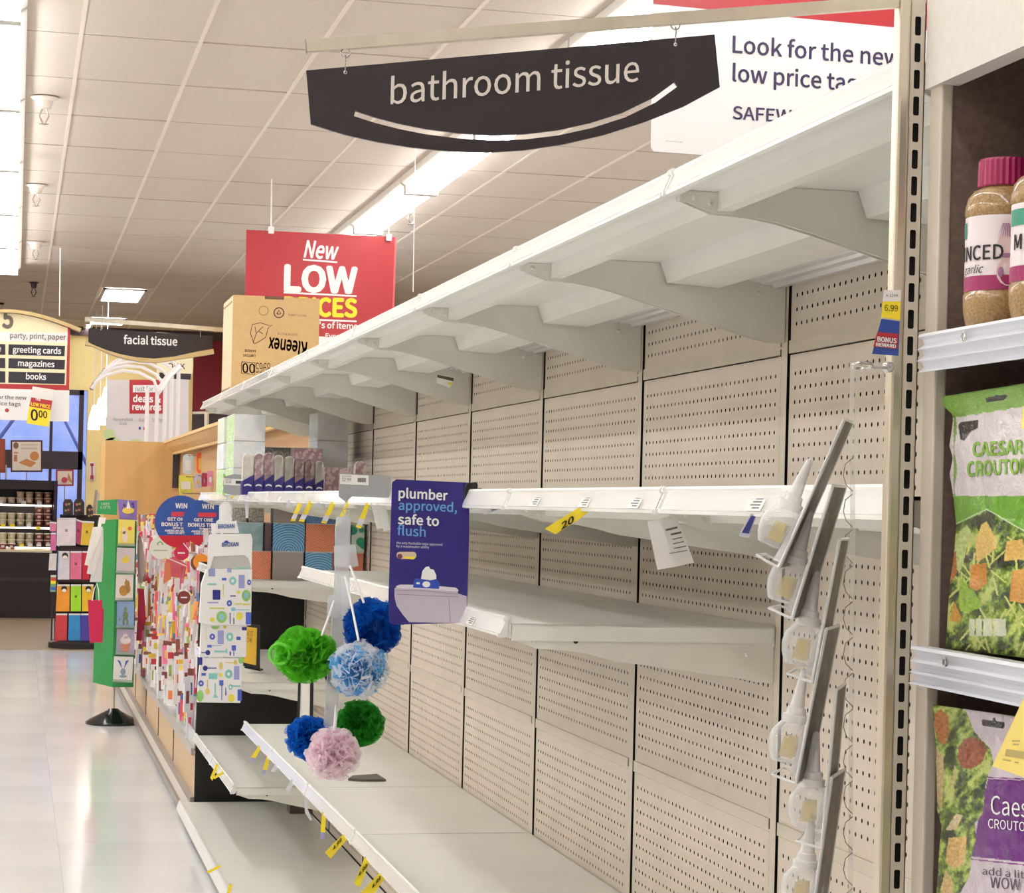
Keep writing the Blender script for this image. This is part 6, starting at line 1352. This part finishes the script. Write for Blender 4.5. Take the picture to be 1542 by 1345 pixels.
for ri, (y, off) in enumerate(rowsY + [(831, .06)]):
    Y = YD + off + .06; z = atY(40, y, YD + off).z if ri < 3 else zb_ + .03
    for ci, x in enumerate((4, 17, 30.5, 44, 58.5, 72)):
        stack = [(1, 0, 2, 2, 2, 2), (2, 2, 2, 2, 3, 3), (2, 2, 2, 2, 2, 2), (1, 1, 0, 0, 0, 0)][ri][ci] if not (ri == 0 and ci == 1) else 1
        h = .062 if ri else .055; r = .046
        for k in range(stack):
            c = tubc[(ri * 2 + ci // 2 + (ri == 1) * 2) % 8] if ri != 0 else (tubc[ci % 2] if ci < 4 else tubc[2 + ci % 2])
            tub(atY(x, y, Y).x, Y, z + k * (h + .015), r, h, c, '%s tub, %s row of the case, %s from left, %s in its stack' % ('cream' if c[0] > 200 else 'brown', rn[ri], ordn[ci], ['bottom', 'second', 'third'][k]))
for i, (x, y) in enumerate(((0, 757), (35, 757), (59, 758), (4, 792), (18, 792), (43, 792), (57, 796), (32, 821), (45, 821), (58, 821), (72, 821), (12, 826))):
    p2 = planeY(YD - .03 + (.34 if y < 770 else (.22 if y < 810 else .10))); k = tag(slab('case_price_tag', rect(x - 3, y - 3 + (1 if y > 800 else 0), x + 4, y + 2), p2, .003, (M_yel if i in (3, 4, 6, 7) else M_paper), None, loc=p2.hit(x, y)), '%s price tag on the case, %s' % ('yellow' if i in (3, 4, 6, 7) else 'white', ['at the left edge of the top row', 'third column, top row', 'fifth column, top row', 'first column, middle row', 'second column, middle row', 'fourth column, middle row', 'fifth column, hanging low', 'third column, bottom row', 'fourth column, bottom row', 'fifth column, bottom row', 'last column, bottom row', 'tray at the left'][i]), 'price tag', 'price tags on the tub case')
# framed posters near the window
def poster(name, lab, pts, Y, fr, fc, arts, cat='poster', hang=None):
    p2 = planeY(Y); k = thing(name, lab, cat, p2.hit(*pts[3]))
    (x0, y0), (x1, y1) = pts[0], pts[2]
    slab('frame', pts, p2, .03, fr, k); slab('sheet', [(x0 + 2.5, y0 + 2.5), (x1 - 2.5, y0 + 2.5), (x1 - 2.5, y1 - 2.5), (x0 + 2.5, y1 - 2.5)], p2, .002, fc, k, off=.003)
    for c, sh in arts: inks('art_print', sh, p2, pal(c), k, off=.006)
    if hang: MB().tube([p2.hit(*hang[0]), p2.hit(*hang[1])], .006, 5).build('pole', M_chrome, k)
    return k
YP = YD + .55
poster('framed_poster', 'dark framed poster of baked goods above the tub case', [(16, 663), (64, 663), (64, 711), (16, 711)], YP, mat('maroon_frame', (70, 26, 38), .4), pal((226, 214, 196)), [((196, 130, 70), [[(28, 697), (40, 691), (55, 697), (46, 704)], disc(52, 687, 7, 7)]), ((120, 96, 60), [disc(24, 671, 4, 5)]), ((190, 120, 90), [rect(21, 681, 27, 683), rect(21, 685, 26, 695)]), ((206, 190, 170), [rect(31, 669, 58, 671), rect(32, 674, 56, 677)])], hang=((40, 711), (40, 723)))
poster('framed_poster', 'rust brown poster at the left edge above the tub case', [(-30, 661), (8, 661), (8, 712), (-30, 712)], YP, mat('rust_frame', (150, 66, 44), .5), pal((156, 72, 48)), [], hang=((0, 712), (0, 723)))
poster('framed_poster', 'small poster with a red dot and bread below the window bar', [(84, 707), (111, 707), (111, 732), (84, 732)], YD + 1.4, pal((150, 40, 54)), pal((222, 206, 190)), [((190, 60, 74), [disc(97, 723, 4.5)]), ((190, 130, 90), [[(101, 722), (103, 712), (109, 726), (108, 728)]])], hang=((97, 732), (97, 900)))
MB_ = tag(MB().tube([planeY(YP).hit(8.5, 724), planeY(YP).hit(9.5, 700)], .01, 5).build('support_rod', M_chrome, loc=planeY(YP).hit(8.5, 724)), 'short chrome rod standing on the tub case', 'rod')
tag(slab('extinguisher_sign', rect(134, 696, 143, 724), planeY(WY - .02), .01, pal((236, 226, 220)), None, loc=planeY(WY - .02).hit(138, 724)), 'narrow red and white fire sign on the yellow wall', 'sign')
o = bpy.data.objects['extinguisher_sign']; inks('red_print', [rect(136, 698, 141, 702), rect(137.6, 702, 139.6, 716), rect(136, 716, 141, 722)], planeY(WY - .03), M_red, o, off=.004)
# pendant lamps
M_sh = mat('pendant_shade', (255, 250, 238), .4, emit=7.0)
for i, (x, y0, y1, yw) in enumerate(((160, 583, 628, 545), (151, 600, 640, 560), (142, 611, 647, 575))):
    Y = 26.5 + i * .8; p2 = planeY(Y); a, b_ = p2.hit(x, y0), p2.hit(x, y1); k = thing('pendant_lamp', ['glowing white cone pendant lamp, highest of the three', 'glowing white cone pendant lamp, middle of the three', 'glowing white cone pendant lamp, lowest and leftmost of the three'][i], 'lamp', (a.x, Y, a.z)); R = .075
    MB().lathe([(R, b_.z), (R * .85, b_.z + (a.z - b_.z) * .45), (R * .35, a.z - .02), (.02, a.z), (.001, a.z)], (a.x, Y, 0), 20).build('shade', M_sh, k, smooth=True)
    MB().tube([(a.x, Y, a.z), (a.x, Y, H_C - .01)], .006, 5).build('cord', M_white, k)
# white arched rack with poster
YR = 19.6
t = thing('arched_rack', 'white metal canopy rack with curved ribs behind the facial tissue sign', 'rack', planeY(YR).hit(240, 660)); M_wr = mat('rack_white', (236, 232, 232), .35)
ribs = [[(138, 585), (147, 573), (160, 565), (185, 558), (210, 561), (232, 573), (238, 590)], [(141, 579), (152, 566), (168, 556), (192, 551), (215, 553), (236, 565), (246, 578)], [(146, 573), (158, 558), (176, 549), (200, 544), (224, 547), (244, 557), (253, 567)], [(152, 565), (165, 552), (186, 541), (206, 538), (232, 540), (254, 551), (261, 560)], [(158, 557), (172, 545), (192, 534), (214, 530), (240, 534), (260, 545), (269, 553)]]
for i, r in enumerate(ribs):
    p2 = planeY(YR + .22 * i); P = [p2.hit(x, y) for x, y in r]; MB().tube(P, .016, 6).build('rib', M_wr, t, smooth=True)
for i, (x, y0, y1) in enumerate(((222, 584, 672), (237, 580, 668), (249, 572, 665), (259, 562, 662), (269, 548, 660))):
    p2 = planeY(YR + .22 * i); MB().tube([p2.hit(x, y0), p2.hit(x - 1, y1 - 40), (p2.hit(x, y0).x, p2.P.y, 0)], .02, 6).build('upright', M_wr, t)
    q = p2.hit(*ribs[i][0]); 
P = [planeY(YR + .22 * i).hit(*ribs[i][0]) for i in range(5)]; MB().tube(P, .02, 6).build('side_rail', mat('rack_grey', (150, 140, 138), .4), t)
P = [planeY(YR + .22 * i).hit(*ribs[i][-1]) for i in range(5)]; MB().tube(P, .03, 6).build('side_rail', M_wr, t)
p2 = planeY(21.8); t = thing('wall_poster', 'white poster with red deals and rewards square behind the rack', 'poster', p2.hit(230, 670))
slab('panel', [(161, 572), (284, 572), (283, 900), (158, 900)], p2, .02, pal((214, 208, 210)), t); inks('red_square', [rect(195, 572, 246, 623)], p2, M_red, t, off=.004)
letters('lettering', [('deals &', (200, 605), (242, 606), 9.5), ('rewards', (199, 617), (243, 618), 9)], p2, M_white, t, bold=.03, off=.008); inks('white_band', [rect(200, 580, 244, 591)], p2, M_white, t, off=.008)
letters('dark_lettering', [('just for U', (203, 589), (238, 589.5), 7.5), ('Personalized', (171, 634), (200, 634), 4.5), ('Deals', (180, 640), (191, 640), 4.5), ('Gas', (209, 635), (219, 635), 5), ('Savings', (229, 635), (246, 635), 5)], p2, pal((120, 112, 120)), t, off=.012)
inks('blue_mark', [rect(209, 643, 212, 647)], p2, pal((40, 60, 150)), t, off=.008); inks('red_mark', [rect(216, 643, 219, 648)], p2, M_red, t, off=.008)
inks('green_art', [disc(170, 665, 12, 6), disc(205, 666, 9, 5), disc(165, 655, 9, 9)], p2, pal((186, 206, 150)), t, off=.006)
for (x0, y0, x1, y1) in ((311, 620, 312.5, 645),): pass
p2 = planeY(18.6); tag(MB().tube([p2.hit(290, 622), p2.hit(345, 620)], .012, 5).tube([p2.hit(311, 621), p2.hit(311, 643)], .02, 5).build('thin_rail', M_alu, loc=p2.hit(311, 643)), 'thin beige rail on a post above the oak valance', 'rail')
